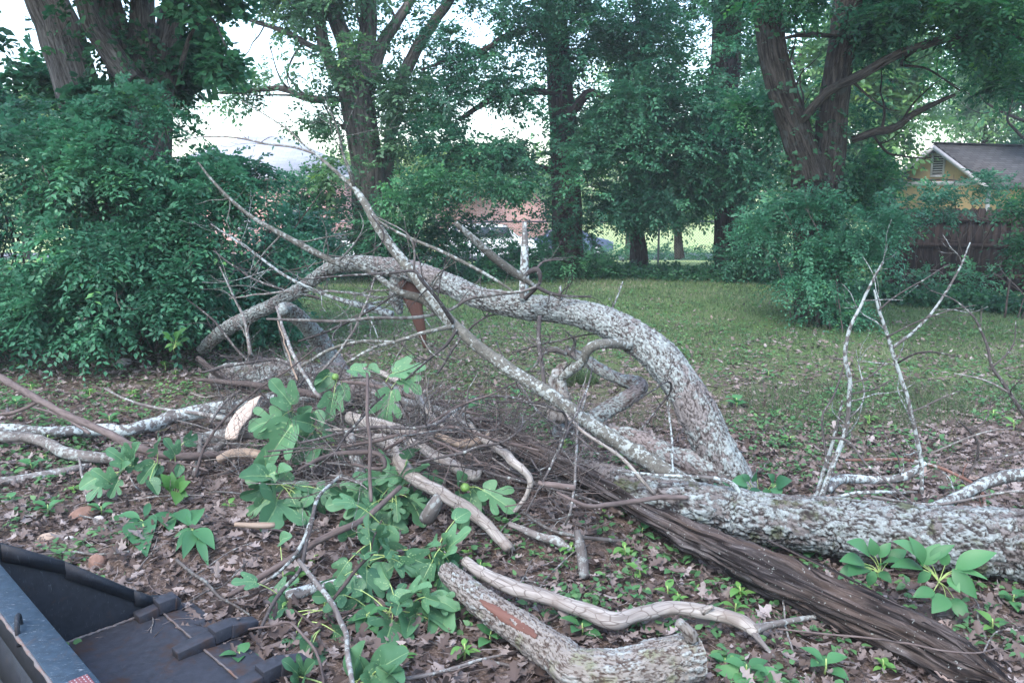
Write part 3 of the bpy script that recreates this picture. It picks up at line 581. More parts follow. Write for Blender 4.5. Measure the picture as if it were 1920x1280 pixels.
# right hand branches standing up from the trunk
Rb = [
 ('lichen_twig', [(1540, 932, 4.3, 14), (1562, 870, 4.35, 12), (1588, 800, 4.4, 11), (1592, 720, 4.4, 10), (1586, 640, 4.4, 9), (1618, 565, 4.4, 7), (1655, 490, 4.4, 5)], 7, .4),
 ('lichen_twig', [(1530, 935, 4.3, 11), (1545, 880, 4.4, 10), (1560, 830, 4.45, 8), (1582, 752, 4.5, 5)], 2, .2),
 ('lichen_twig', [(1728, 925, 4.35, 9), (1726, 860, 4.4, 10), (1712, 790, 4.4, 10), (1692, 715, 4.4, 9), (1672, 650, 4.4, 9), (1648, 580, 4.4, 7), (1638, 545, 4.4, 4)], 6, .35),
 ('lichen_twig', [(1674, 652, 4.4, 8), (1715, 620, 4.4, 7), (1750, 583, 4.4, 6), (1790, 520, 4.4, 5), (1820, 455, 4.4, 3)], 2, .25),
 ('dark', [(1662, 632, 4.4, 4), (1715, 605, 4.35, 4), (1780, 580, 4.3, 3), (1830, 572, 4.3, 2)], 1, .15),
 ('dark', [(1648, 582, 4.4, 4), (1680, 552, 4.4, 4), (1740, 520, 4.4, 3), (1782, 496, 4.4, 2)], 1, .15),
 ('dark', [(1683, 680, 4.4, 5), (1720, 662, 4.3, 5), (1760, 662, 4.3, 4), (1800, 666, 4.3, 3)], 1, .15),
 ('dark', [(1588, 720, 4.4, 4), (1630, 705, 4.4, 4), (1665, 672, 4.4, 2)], 0, .1),
 ('dark', [(1592, 740, 4.4, 4), (1640, 728, 4.4, 4), (1680, 706, 4.4, 2)], 0, .1),
 ('dark', [(1700, 775, 4.4, 4), (1750, 755, 4.4, 4), (1800, 732, 4.4, 2)], 0, .1),
 ('dark', [(1586, 675, 4.4, 4), (1565, 740, 4.4, 5), (1542, 780, 4.4, 5), (1545, 830, 4.4, 5), (1550, 880, 4.35, 4)], 2, .2),
 ('dark', [(1587, 675, 4.4, 3), (1565, 672, 4.4, 3), (1550, 666, 4.4, 2)], 0, .1),
 ('lichen_twig', [(1548, 918, 4.35, 20), (1580, 898, 4.45, 18), (1640, 899, 4.5, 16), (1690, 894, 4.5, 16), (1722, 875, 4.5, 14), (1736, 868, 4.5, 10)], 3, .2),
 ('red', [(1585, 862, 4.6, 6), (1640, 862, 4.6, 7), (1690, 860, 4.6, 8), (1740, 870, 4.5, 8), (1790, 888, 4.4, 8), (1835, 915, 4.3, 8), (1850, 960, 4.0, 7)], 3, .2),
 ('lichen_twig', [(1740, 952, 4.15, 14), (1780, 938, 4.2, 20), (1820, 920, 4.25, 22), (1860, 900, 4.3, 24), (1930, 886, 4.35, 26), (2020, 870, 4.4, 28)], 3, .3),
 ('lichen_twig', [(1545, 935, 4.2, 8), (1600, 925, 4.15, 8), (1650, 921, 4.15, 8), (1720, 922, 4.2, 5)], 1, .15),
 ('grey', [(1635, 930, 4.1, 7), (1690, 940, 4.1, 7), (1760, 944, 4.1, 6), (1850, 928, 4.1, 6), (1930, 918, 4.1, 6)], 0, .2),
 ('dark', [(1555, 820, 4.35, 7), (1590, 828, 4.3, 6), (1625, 870, 4.2, 5), (1670, 910, 4.1, 5), (1710, 945, 4.05, 4)], 1, .2),
 ('dark', [(1925, 785, 4.3, 10), (1905, 755, 4.3, 9), (1880, 715, 4.3, 8), (1860, 688, 4.3, 7), (1850, 640, 4.3, 6), (1822, 590, 4.3, 5), (1790, 562, 4.3, 3), (1745, 545, 4.3, 2)], 3, .25),
 ('dark', [(1861, 688, 4.3, 4), (1890, 662, 4.3, 4), (1903, 635, 4.3, 3), (1904, 600, 4.3, 2)], 0, .15),
 ('grey', [(1890, 735, 4.3, 5), (1860, 718, 4.3, 5), (1820, 706, 4.3, 3), (1790, 700, 4.3, 2)], 0, .15),
 ('dark', [(1832, 862, 4.4, 6), (1834, 830, 4.4, 6), (1816, 805, 4.4, 5), (1798, 788, 4.4, 3)], 0, .15),
 ('dark', [(1818, 808, 4.4, 4), (1845, 790, 4.4, 4), (1860, 752, 4.4, 2), (1864, 740, 4.4, 1.6)], 1, .15),
 ('dark', [(1814, 895, 4.4, 4), (1833, 862, 4.4, 6), (1870, 858, 4.4, 6), (1925, 848, 4.4, 6)], 2, .25),
 ('grey', [(1745, 850, 4.4, 4), (1790, 830, 4.4, 5), (1840, 810, 4.4, 4), (1900, 803, 4.4, 3)], 0, .1),
 ('dark', [(1655, 800, 4.45, 3), (1668, 835, 4.4, 4), (1685, 858, 4.4, 4), (1690, 890, 4.4, 3)], 0, .1),
 ('dark', [(1925, 560, 4.2, 3), (1905, 535, 4.2, 3), (1890, 520, 4.2, 2)], 2, .2),
]
for q, (m, p, n, tl) in enumerate(Rb): L_('branch', p, M[m], mode='y', k=8, wob=.008, ntw=n, tl=tl, step=.02, knots=3)
# long sapling like branch crossing in front of the arch
sb = empty('cherry_branch', tuple(Hh(1250, 900, 0)), 'long straight grey branch slanting up across the arch to its thin tip', 'branch')
S_ = lambda *a, **k: limb(*a, parent=sb, mode='y', **k)
S_('main_stem', [(1330, 945, 4.55, 46), (1290, 912, 4.62, 44), (1240, 880, 4.68, 42), (1180, 842, 4.75, 38), (1100, 790, 4.8, 34), (1050, 752, 4.85, 33), (1000, 720, 4.9, 31), (920, 668, 4.95, 29), (855, 612, 5.0, 28), (810, 560, 5.05, 27), (765, 502, 5.1, 25), (735, 462, 5.15, 23), (700, 410, 5.2, 20), (672, 365, 5.25, 16), (655, 345, 5.25, 11), (600, 295, 5.3, 8), (540, 245, 5.35, 5), (455, 188, 5.4, 3)], M['sapling'], ws=.8, step=.02, k=24, rough=.12, wob=.01, knots=8)
S_('side_branch', [(664, 352, 5.25, 9), (655, 320, 5.2, 8), (642, 285, 5.2, 6), (632, 240, 5.2, 4), (610, 190, 5.2, 3)], M['sapling'], ntw=6, tl=.5, k=8)
S_('side_branch', [(590, 288, 5.3, 6), (550, 276, 5.3, 5), (500, 270, 5.3, 5), (440, 258, 5.3, 4), (365, 258, 5.3, 3), (330, 275, 5.3, 2)], M['grey'], ntw=5, tl=.35, k=8)
S_('side_branch', [(855, 612, 5.0, 16), (830, 590, 5.05, 20), (795, 562, 5.1, 18), (750, 548, 5.1, 14), (710, 520, 5.15, 12), (672, 496, 5.2, 8), (650, 485, 5.2, 5)], M['sapling'], ntw=5, tl=.4, k=14, knots=4)
S_('side_branch', [(850, 605, 4.95, 10), (820, 560, 4.85, 9), (790, 525, 4.8, 8), (776, 508, 4.8, 7), (730, 512, 4.8, 6), (660, 516, 4.8, 5), (560, 524, 4.8, 4)], M['dark'], ntw=5, tl=.35)
S_('side_branch', [(776, 508, 4.8, 6), (777, 470, 4.8, 5), (768, 445, 4.8, 4), (752, 430, 4.8, 3), (700, 404, 4.9, 3)], M['grey'], ntw=4, tl=.3)
S_('side_branch', [(850, 612, 4.98, 12), (800, 622, 4.9, 9), (750, 638, 4.85, 8), (700, 652, 4.8, 7), (650, 680, 4.8, 5)], M['sapling'], ntw=4, tl=.35)
S_('side_branch', [(856, 618, 4.95, 8), (838, 645, 4.9, 8), (810, 668, 4.85, 7), (785, 690, 4.8, 5), (760, 712, 4.8, 4)], M['dark'], ntw=3, tl=.3)
S_('side_branch', [(700, 408, 5.2, 5), (750, 438, 5.1, 7), (820, 468, 5.05, 8), (870, 492, 5.0, 8), (930, 525, 5.0, 7), (970, 552, 5.0, 4)], M['sapling'], ntw=4, tl=.3)
S_('side_branch', [(870, 540, 5.0, 2), (960, 548, 5.0, 6), (1005, 538, 5.0, 4)], M['grey'])
S_('side_branch', [(690, 395, 5.2, 3), (720, 440, 5.1, 4), (700, 470, 5.1, 3), (660, 480, 5.1, 2)], M['dark'], ntw=4, tl=.3)
o = limb('broken_branch', [(1000, 535, 5.35, 11), (975, 518, 5.35, 15), (930, 486, 5.3, 16), (890, 450, 5.25, 14), (856, 420, 5.2, 11)], M['sapling'], mode='y', k=16, jag=.02, label='straight snapped branch leaning on the arch, pointing up left', cat='branch', knots=3)
limb('curved_branch', [(500, 598, 5.6, 5), (560, 600, 5.5, 7), (640, 602, 5.4, 8), (700, 596, 5.35, 8), (780, 595, 5.3, 8), (840, 582, 5.3, 8), (880, 560, 5.3, 8), (930, 552, 5.3, 8), (985, 545, 5.3, 7), (1010, 532, 5.35, 5)], M['grey'], mode='y', ntw=6, tl=.35, label='thin S curved branch running level in front of the arch', cat='branch')
limb('leaning_branch', [(372, 305, 7.2, 4), (395, 335, 7.1, 6), (430, 372, 7.0, 8), (470, 405, 6.9, 9), (520, 435, 6.8, 10), (570, 462, 6.7, 12), (620, 488, 6.6, 12), (650, 500, 6.6, 11)], M['sapling'], mode='y', ntw=7, tl=.6, label='pale leafless branch sloping down from the shrubs to the arch crest', cat='branch')
limb('bare_branch', [(395, 420, 7.6, 3), (470, 470, 7.4, 5), (540, 520, 7.3, 7), (620, 556, 7.2, 9), (690, 576, 7.1, 14), (735, 590, 7.0, 16)], M['lichen_twig'], mode='y', ntw=10, tl=.7, label='bare lichened branch with many fine twigs seen under the arch crest', cat='branch')
limb('bare_branch', [(470, 665, 7.0, 9), (458, 600, 7.1, 7), (440, 560, 7.2, 5), (412, 500, 7.2, 3)], M['grey'], mode='y', ntw=6, tl=.4, label='thin upright twiggy branch in front of the left end of the arch', cat='branch')
limb('bare_branch', [(560, 690, 6.6, 8), (620, 655, 6.6, 8), (680, 640, 6.6, 8), (740, 640, 6.5, 6), (790, 630, 6.5, 3)], M['sapling'], mode='y', ntw=7, tl=.45, label='grey forked branch low under the arch, left of the hanging red strip', cat='branch')
ck = empty('crooked_branch', tuple(Hh(1120, 800, 0)), 'crooked lichen covered branch bent in a sharp elbow beside the arch base', 'branch')
limb('stem', [(1060, 655, 5.75, 12), (1085, 668, 5.7, 18), (1120, 690, 5.65, 22), (1160, 710, 5.6, 24), (1196, 718, 5.55, 26), (1200, 728, 5.5, 28), (1175, 748, 5.45, 32), (1140, 768, 5.4, 32), (1100, 790, 5.3, 32), (1040, 815, 5.2, 26)], M['arch2'], ck, 'y', step=.012, k=40, rough=.3, plates=(.03, .035, .004))
limb('twig', [(1062, 664, 5.7, 10), (1040, 655, 5.7, 12), (1020, 662, 5.7, 8), (1000, 690, 5.7, 5)], M['grey'], ck, 'y', ntw=4, tl=.25)
limb('twig', [(1068, 668, 5.7, 10), (1078, 640, 5.7, 7), (1060, 620, 5.65, 3)], M['grey'], ck, 'y', ntw=3, tl=.2)
o = limb('rotten_snag', [(1048, 790, 5.1, 44), (1048, 750, 5.15, 44), (1042, 718, 5.2, 40), (1050, 692, 5.25, 24), (1062, 680, 5.3, 8)], M['cutbark'], mode='y', ws=.7, step=.02, k=28, rough=.9, plates=(.06, .09, .015), label='crumbling brown snag standing behind the long grey branch', cat='stump')
# ------------------------------------------------------------------ weathered split log
wl = empty('weathered_log', tuple(Hh(1400, 1040, 0)), 'long dark weathered barkless log slanting across the lower right', 'log')
Pw, rw = hp([(872, 780, .42, 14), (905, 800, .42, 44), (960, 835, .41, 56), (1010, 865, .4, 54), (1060, 893, .38, 50), (1120, 925, .34, 50), (1180, 953, .3, 52), (1250, 980, .26, 56), (1320, 1005, .22, 64), (1400, 1034, .18, 74), (1500, 1071, .15, 82), (1600, 1118, .13, 88), (1700, 1170, .12, 92), (1800, 1224, .1, 86), (1880, 1266, .08, 60), (1960, 1312, .05, 20)])
tl_ = np.linalg.norm(Pw-Pw[0], axis=1)/np.linalg.norm(Pw[-1]-Pw[0]); e_ = Hh(1960, 1318, .06); Pw = Pw[0]+(e_-Pw[0])*tl_[:, None]+np.stack([0*tl_, 0*tl_, -.03*np.sin(tl_*3.1)+.012*np.sin(tl_*9)], 1)
rw = rw*np.interp(tl_, [0, .35, .6, 1], [.78, .78, .9, .9])
V, F, A = tube(Pw, rw, .01, 90, rough=.30, seed=3, wob=.004, knots=7)
a_ = A['tube']; q = a_/np.array([.02, .02, .5]); gv = fbm(q, 3, 14); ctr = V[:, :]
P2, r2 = resample(Pw, rw, .01); nn = len(P2); kk = 90; idx = np.arange(nn*kk)//kk; rad = V[:nn*kk]-P2[idx]; u_ = nrm(rad); V[:nn*kk] += u_*(gv[:nn*kk, None]*.030-.018*np.clip(1-np.abs(fbm(q[:nn*kk]*np.array([.8, .8, .5])+9, 2, 15))*9, 0, 1)[:, None])
# splintered ends
for e0, e1, sg in ((0, int(nn*.10), -1), (int(nn*.90), nn, 1)):
    for i in range(e0, e1):
        t = (1-i/(e1-1)) if sg < 0 else (i-e0)/(e1-e0); ang = np.arange(kk)/kk*6.28; sc__ = 1-np.clip(t*1.4-.15+.5*np.sin(ang*2+1)*t+.3*np.sin(ang*7)*t, 0, .93); V[i*kk:(i+1)*kk] = P2[i]+(V[i*kk:(i+1)*kk]-P2[i])*sc__[:, None]
mk('wood', V, F, M['weathered'], wl, A, True)
limb('splinter', [(1690, 1138, .2, 20), (1760, 1176, .2, 26), (1830, 1218, .16, 18), (1895, 1262, .12, 4)], M['weathered'], wl, step=.015, k=12, rough=.5, flat=.4)
limb('splinter', [(1440, 1012, .3, 5), (1500, 1040, .28, 12), (1580, 1078, .26, 12), (1660, 1120, .24, 4)], M['weathered'], wl, step=.015, k=10, rough=.5, flat=.4)
# ------------------------------------------------------------------ sawn limb in front
cl = empty('sawn_limb', tuple(Hh(1100, 1250, 0)), 'thick bent grey limb with a sawn end and a strip of red bare wood', 'limb')
Pc, rc = hp([(838, 1070, .16, 34), (850, 1084, .16, 40), (898, 1124, .15, 50), (948, 1158, .14, 57), (1000, 1192, .13, 60), (1045, 1228, .12, 66), (1085, 1256, .11, 74), (1150, 1260, .11, 78), (1230, 1243, .12, 80), (1306, 1226, .13, 82)])
V, F, A = tube(Pc, rc, .0065, 120, rough=.2, plates=(.017, .10, .006), wob=.006, cap=0, seed=9); mk('bark', V, F, M['cutbark'], cl, A, True)
d_ = nrm(Pc[-1]-Pc[-2]); Vd, Fd, Ad = tube([Pc[-1]-d_*.01, Pc[-1]+d_*.003], [rc[-1]*.93, rc[-1]*.93], .01, 40, rough=.1); mk('sawn_face', Vd, Fd, M['cut'], cl, Ad)
limb('branch_stub', [(1296, 1196, .22, 26), (1290, 1182, .26, 24), (1272, 1166, .30, 18)], M['cutbark'], cl, step=.01, k=24, rough=.3, plates=(.02, .03, .003))
def strip_on(P, r, t0, t1, ang0, ang1, push, name, mat, par):
    Q, rr = resample(P, r, .01); n = len(Q); i0, i1 = int(t0*n), int(t1*n); T = nrm(np.gradient(Q, axis=0)); vs = []; m = 7; g = np.random.default_rng(2)
    for i in range(i0, i1):
        f = (i-i0)/(i1-i0); wd = math.sin(math.pi*min(max(f, .02), .98))**.5; view = nrm(np.array([0, 0, EYE])-Q[i]); view = nrm(view-T[i]*view.dot(T[i])); B = np.cross(T[i], view)
        for k_ in range(m):
            a = (ang0+ang1)/2+(k_/(m-1)-.5)*(ang1-ang0)*wd*(1+.15*g.normal()); vs.append(Q[i]+(math.cos(a)*view+math.sin(a)*B)*(rr[i]+push*(1 if 0 < k_ < m-1 else -.6)))
    k2 = i1-i0; a, b = np.meshgrid(np.arange(k2-1), np.arange(m-1), indexing='ij'); q_ = (a*m+b).ravel(); F = np.stack([q_, q_+1, q_+m+1, q_+m], 1); V = np.array(vs)
    mk(name, V, F, mat, par, {'tube': np.stack([V[:, 2], V[:, 1]*0, V[:, 0]], 1)}, True)
strip_on(Pc, rc, .26, .52, -.45, .35, .012, 'bare_wood_patch', M['stripped'], cl)
# pale bent branch
pb = empty('pale_branch', tuple(Hh(1150, 1165, 0)), 'pale barkless branch bending in a shallow S above the sawn limb', 'branch')
limb('stem', [(872, 1052, .14, 18), (905, 1074, .14, 24), (960, 1100, .14, 27), (1030, 1122, .13, 27), (1100, 1145, .12, 30), (1150, 1162, .11, 32), (1200, 1150, .11, 27), (1260, 1140, .11, 26), (1330, 1148, .11, 26), (1390, 1166, .1, 28), (1420, 1184, .08, 24)], M['pale'], pb, step=.012, k=30, rough=.22, knots=6, wob=.006)
limb('branch', [(1412, 1180, .09, 22), (1440, 1172, .08, 16), (1500, 1160, .07, 12), (1560, 1152, .05, 9)], M['grey'], pb)
limb('branch', [(1412, 1184, .08, 18), (1430, 1206, .06, 12), (1452, 1232, .03, 8)], M['grey'], pb)
limb('branch_stub', [(1318, 1146, .12, 18), (1336, 1136, .16, 9)], M['pale'], pb)
# light stripped sticks in the pile
T_ = lambda name, pts, mat, label, cat='stick', **k: limb(name, pts, M[mat], label=label, cat=cat, **{**dict(step=.02, k=14, rough=.25, wob=.008, knots=3), **k})
T_('stripped_stick', [(655, 782, .42, 22), (696, 794, .42, 24), (730, 800, .42, 22), (770, 812, .42, 18), (812, 816, .42, 14)], 'pale', 'pale stick lying across the middle of the brush below the hanging fig leaf')
T_('forked_stick', [(704, 822, .4, 18), (730, 832, .4, 28), (745, 850, .38, 28), (758, 880, .34, 28), (780, 900, .3, 26), (827, 924, .26, 26), (870, 950, .2, 26), (915, 985, .12, 24), (955, 1028, .07, 20)], 'pale', 'longest pale cracked stick running down the centre of the pile', jag=.03)
T_('stripped_stick', [(745, 820, .38, 18), (790, 838, .38, 20), (809, 852, .37, 20), (846, 872, .34, 22), (890, 892, .3, 22), (900, 880, .33, 6)], 'pale', 'pale stick with a splintered end pointing at the green fig')
T_('stripped_stick', [(816, 815, .42, 12), (865, 832, .42, 16), (902, 826, .42, 15), (915, 812, .44, 8)], 'tan', 'short yellowish wavy stick beside the end of the weathered log')
T_('stripped_stick', [(880, 795, .48, 7), (905, 822, .44, 13), (959, 862, .4, 17), (992, 892, .34, 15), (990, 922, .25, 11), (966, 958, .15, 9)], 'pale', 'long thin pale stick hooked at its lower end below the weathered log')
T_('split_stick', [(868, 908, .2, 20), (900, 888, .24, 18), (928, 870, .28, 10)], 'weathered', 'grey split stick leaning up right behind the green fig', flat=.5)
T_('stick_stub', [(800, 972, .12, 28), (814, 950, .2, 28), (828, 925, .26, 22)], 'grey', 'stout grey stub standing between the two lower fig sprays')
T_('stick_stub', [(1097, 1082, .02, 20), (1089, 1030, .1, 19), (1082, 982, .16, 14)], 'grey', 'upright tapered grey stub in the open leaf litter')
T_('stick_stub', [(655, 815, .36, 18), (664, 850, .3, 18), (680, 895, .2, 22), (690, 940, .1, 22)], 'grey', 'greenish grey stub under the brush left of the pale sticks')
T_('fallen_stick', [(955, 982, .08, 12), (1012, 999, .07, 16), (1040, 1004, .07, 18), (1070, 1027, .04, 12)], 'grey', 'thick dark stick in the leaf litter left of the upright stub')
T_('fallen_stick', [(978, 960, .1, 5), (1022, 978, .1, 7), (1076, 981, .1, 8), (1140, 989, .07, 9), (1178, 1003, .03, 6)], 'grey', 'slim stick touching the top of the upright stub')
T_('cut_stick', [(1044, 896, .36, 6), (1080, 906, .36, 9), (1115, 917, .34, 10), (1179, 929, .3, 12), (1240, 932, .3, 12), (1286, 933, .28, 11)], 'brown', 'brown stick with a pale cut end lying on the weathered log')
T_('cut_stick', [(1010, 892, .36, 10), (1040, 886, .37, 14), (1078, 880, .38, 14)], 'brown', 'short brown stick above the middle of the weathered log')
T_('thin_branch', [(1001, 757, .62, 6), (1058, 776, .58, 7), (1089, 808, .5, 7), (1166, 862, .4, 8), (1200, 895, .33, 8), (1230, 926, .25, 7)], 'pale', 'thin light branch slanting down right past the broken lichened limb', k=8)
T_('thin_branch', [(1153, 883, .34, 6), (1218, 887, .36, 7), (1295, 893, .38, 8), (1362, 902, .38, 10), (1387, 924, .32, 12), (1411, 950, .26, 12), (1440, 1002, .14, 9)], 'lichen_twig', 'thin spotted branch running level then bending down over the trunk', k=8)
T_('dark_vine', [(930, 752, .66, 4), (1000, 758, .66, 5), (1037, 764, .66, 6), (1060, 788, .6, 6), (1059, 828, .5, 6), (1035, 860, .42, 6), (1012, 878, .38, 5)], 'dark', 'dark vine curling round in a hook above the weathered log', k=7)
T_('thin_twig', [(1247, 679, .78, 3), (1249, 736, .66, 4), (1258, 800, .5, 5), (1264, 886, .3, 5)], 'lichen_twig', 'thin lichened twig hanging upright in front of the arch base', k=6, ntw=3, tl=.15)
T_('thin_twig', [(1190, 718, .9, 3), (1246, 717, .85, 4), (1259, 724, .8, 5), (1246, 750, .7, 5), (1200, 806, .5, 4)], 'dark', 'dark elbow shaped twig in front of the arch foot', k=6, ntw=3, tl=.2)
T_('split_branch', [(342, 832, .16, 22), (370, 824, .18, 24), (420, 818, .2, 24), (470, 812, .22, 24), (530, 808, .22, 20)], 'grey', 'rough stub under the bright split wood left of the fig leaves', rough=.5)
def wedge():
    P = np.array([Hh(434, 822, .24), Hh(440, 800, .30), Hh(456, 775, .36), Hh(472, 757, .40), Hh(488, 742, .45)]); wd = np.array([.040, .050, .050, .038, .006])*1.15
    mb = MB(); V, F, A = tube(P, wd, .01, 20, rough=.3, flat=.35, knots=2, seed=5, jag=.01); mb.add(V, F, A); return mb
tag(wedge().build('split_wood', M['fresh'], smooth=False), 'bright freshly split pale wood wedge sticking up at the left of the pile', 'wood')
T_('curved_stick', [(408, 862, .16, 14), (430, 852, .18, 18), (460, 849, .18, 18), (484, 852, .18, 18), (504, 864, .16, 16)], 'tan', 'short curved tan stick below the bright split wood')
T_('stick_stub', [(376, 822, .2, 10), (374, 850, .15, 11), (366, 892, .04, 12)], 'grey', 'upright stub just left of the curved tan stick')
T_('fallen_stick', [(378, 858, .1, 14), (400, 846, .13, 15), (428, 822, .17, 12)], 'grey', 'stick slanting up to the foot of the bright split wood')
T_('cut_stick', [(440, 983, .08, 10), (480, 984, .09, 14), (514, 982, .1, 13)], 'tan', 'cut tan stick end showing under the left fig leaves')
T_('brown_branch', [(-40, 692, .55, 14), (0, 708, .52, 13), (60, 742, .46, 13), (120, 775, .4, 14), (180, 802, .34, 14), (250, 835, .26, 15), (310, 852, .2, 15), (372, 855, .16, 15), (440, 850, .13, 12)], 'brown', 'long smooth brown branch entering from the left edge', k=14, step=.03)
T_('brown_branch', [(-30, 776, .3, 7), (0, 777, .32, 8), (40, 768, .36, 9), (72, 752, .42, 9)], 'brown', 'short brown side branch at the left edge under the long brown branch', k=8)
T_('brown_branch', [(62, 763, .2, 5), (110, 778, .2, 6), (150, 800, .18, 7), (168, 812, .16, 7)], 'brown', 'thin curved twig crossing under the long brown branch', k=8)
T_('grey_limb', [(-60, 808, .13, 20), (0, 818, .12, 20), (50, 818, .12, 20), (90, 832, .11, 21), (130, 850, .1, 22), (175, 856, .09, 21), (232, 862, .07, 16)], 'grey', 'wavy grey limb at the left edge below the lichened one', k=18)
T_('grey_limb', [(-20, 905, .04, 14), (60, 895, .04, 17), (110, 886, .04, 17), (165, 874, .04, 12)], 'grey', 'dull limb half sunk in litter at the left edge', k=14)
T_('lichened_limb', [(-60, 800, .12, 18), (0, 803, .12, 19), (80, 808, .11, 20), (160, 806, .11, 22), (240, 806, .11, 22), (300, 790, .12, 26), (330, 780, .14, 27), (400, 768, .17, 28), (460, 758, .2, 28), (520, 748, .22, 26), (600, 742, .22, 22)], 'lichen_twig', 'long dark limb spotted with white lichen running in from the left edge', k=22, rough=.35)
T_('thin_branch', [(196, 728, .32, 5), (235, 748, .26, 6), (290, 764, .2, 7), (350, 772, .18, 8), (400, 778, .16, 10), (460, 792, .14, 12)], 'grey', 'thin grey branch slanting down onto the lichened limb at left', k=8)
T_('thin_twig', [(148, 858, .14, 5), (157, 905, .07, 7), (166, 948, .01, 6)], 'grey', 'upright twig leaning on the wavy grey limb', k=7)
T_('weathered_piece', [(372, 672, .42, 12), (400, 695, .38, 14), (440, 722, .34, 14), (480, 740, .3, 10)], 'weathered', 'grey splintered branch end on top of the pile at its far left', k=12)
T_('brown_branch', [(428, 1116, .03, 12), (480, 1088, .07, 15), (544, 1048, .14, 15), (600, 1012, .2, 15), (660, 984, .26, 15), (710, 952, .3, 13), (750, 912, .34, 10)], 'brown', 'straight brown branch with a cut tip rising through the lower fig leaves', k=16)
T_('thin_branch', [(478, 1104, .05, 7), (531, 1066, .12, 8), (565, 1022, .2, 9), (583, 976, .28, 9), (600, 930, .34, 8), (640, 890, .4, 6)], 'lichen_twig', 'thin spotted branch crossing the straight brown branch', k=9)
T_('thin_branch', [(484, 1190, .05, 8), (519, 1120, .12, 9), (562, 1066, .18, 9), (577, 1010, .26, 8), (590, 960, .32, 7)], 'dark', 'dark branch sweeping up from near the bucket', k=9)
T_('lichened_limb', [(538, 1118, .06, 18), (609, 1098, .07, 20), (660, 1087, .08, 20), (725, 1078, .08, 18)], 'lichen_twig', 'short whitish lichened limb behind the lowest fig leaves', k=18, rough=.4)
T_('dark_branch', [(560, 1050, .24, 8), (583, 1079, .22, 11), (614, 1118, .2, 12), (637, 1158, .18, 12), (652, 1215, .15, 12), (662, 1290, .12, 12)], 'grey', 'dark branch curving down to the bottom edge left of the fig sprays', k=12)
T_('thin_branch', [(460, 1180, .06, 5), (506, 1172, .1, 6), (545, 1167, .12, 6), (578, 1200, .1, 7), (596, 1235, .08, 7), (608, 1290, .06, 7)], 'brown', 'thin arched twig bending down to the bottom edge', k=8)
T_('thin_branch', [(625, 1123, .14, 7), (650, 1092, .18, 9), (674, 1062, .22, 8), (700, 1036, .26, 6)], 'brown', 'brown twig slanting up under the middle fig leaves', k=8)
T_('thin_branch', [(760, 1272, .05, 10), (828, 1260, .05, 8), (892, 1240, .05, 7), (950, 1222, .03, 5)], 'grey', 'thin twig lying at the bottom edge below the sawn limb', k=8)
T_('thin_branch', [(330, 1040, .03, 8), (365, 1075, .05, 8), (410, 1112, .06, 7), (470, 1150, .04, 5)], 'grey', 'grey stick lying beside the heap of soil near the bucket', k=8)
T_('thin_branch', [(800, 1200, .02, 5), (1000, 1262, .02, 8), (1090, 1275, .02, 6)], 'grey', 'stick half hidden under the sawn limb at the bottom', k=8)
T_('long_twig', [(1458, 1178, .06, 4), (1560, 1188, .08, 5), (1640, 1196, .12, 5), (1700, 1204, .22, 5), (1800, 1222, .2, 4), (1880, 1216, .14, 3)], 'brown', 'long thin purple brown twig lying across the weathered log', k=7)
T_('thin_twig', [(1655, 1208, .02, 4), (1690, 1240, .02, 6), (1730, 1282, .02, 6)], 'grey', 'small forked stick on the litter at the lower right', k=7, ntw=2, tl=.1)
T_('thin_twig', [(1462, 1108, .08, 4), (1470, 1140, .07, 5), (1476, 1190, .04, 5), (1492, 1232, .02, 4)], 'grey', 'slim upright twig in the litter left of the weathered log end', k=7, ntw=2, tl=.12)
T_('vine_hook', [(560, 880, .42, 6), (596, 862, .46, 10), (635, 850, .48, 11), (686, 847, .5, 12), (712, 852, .49, 11), (722, 866, .46, 10), (716, 878, .44, 8), (659, 870, .42, 7)], 'brown', 'brown vine bent back on itself in a hook at the pile centre', k=12)
T_('upright_stick', [(688, 700, .95, 7), (690, 760, .82, 8), (693, 850, .62, 8), (695, 940, .42, 8)], 'brown', 'single straight stick standing upright in the pile centre', k=9)
T_('upright_stick', [(518, 575, 1.1, 6), (540, 640, .9, 8), (562, 690, .75, 8), (600, 745, .6, 9)], 'grey', 'tall grey stick leaning at the left of the pile', k=9)
T_('upright_stick', [(520, 600, .95, 3), (540, 660, .8, 4), (556, 712, .66, 4)], 'tan', 'thin light stalk beside the tall leaning grey stick', k=7)
PL = ['long dark branch running level across the pile then rising over the weathered log end', 'brown branch running level just below the long dark one', 'very short dark twig forked off below the long dark branch', 'dark branch rising right from the pale sticks to a raised tip by the weathered log',
 'brown twig sloping down right beside the short yellowish wavy stick', 'dark arched branch over the far end of the fallen trunk', 'straight thick brown branch lying along the far end of the fallen trunk', 'dark twig slanting up right above the bright split wood', 'grey twig rising right from the bright split wood to the trunk end',
 'brown branch lying behind the hanging fig leaf toward the lawn side', 'thicker grey branch along the back edge of the pile', 'dark thin twig crossing the upright stick near its middle', 'pale branch running down behind the top fig leaves', 'long thin dark twig slanting down right under the long grey branch', 'long dark twig slanting up right past the rotten snag', 'grey twig standing nearly upright in front of the rotten snag']
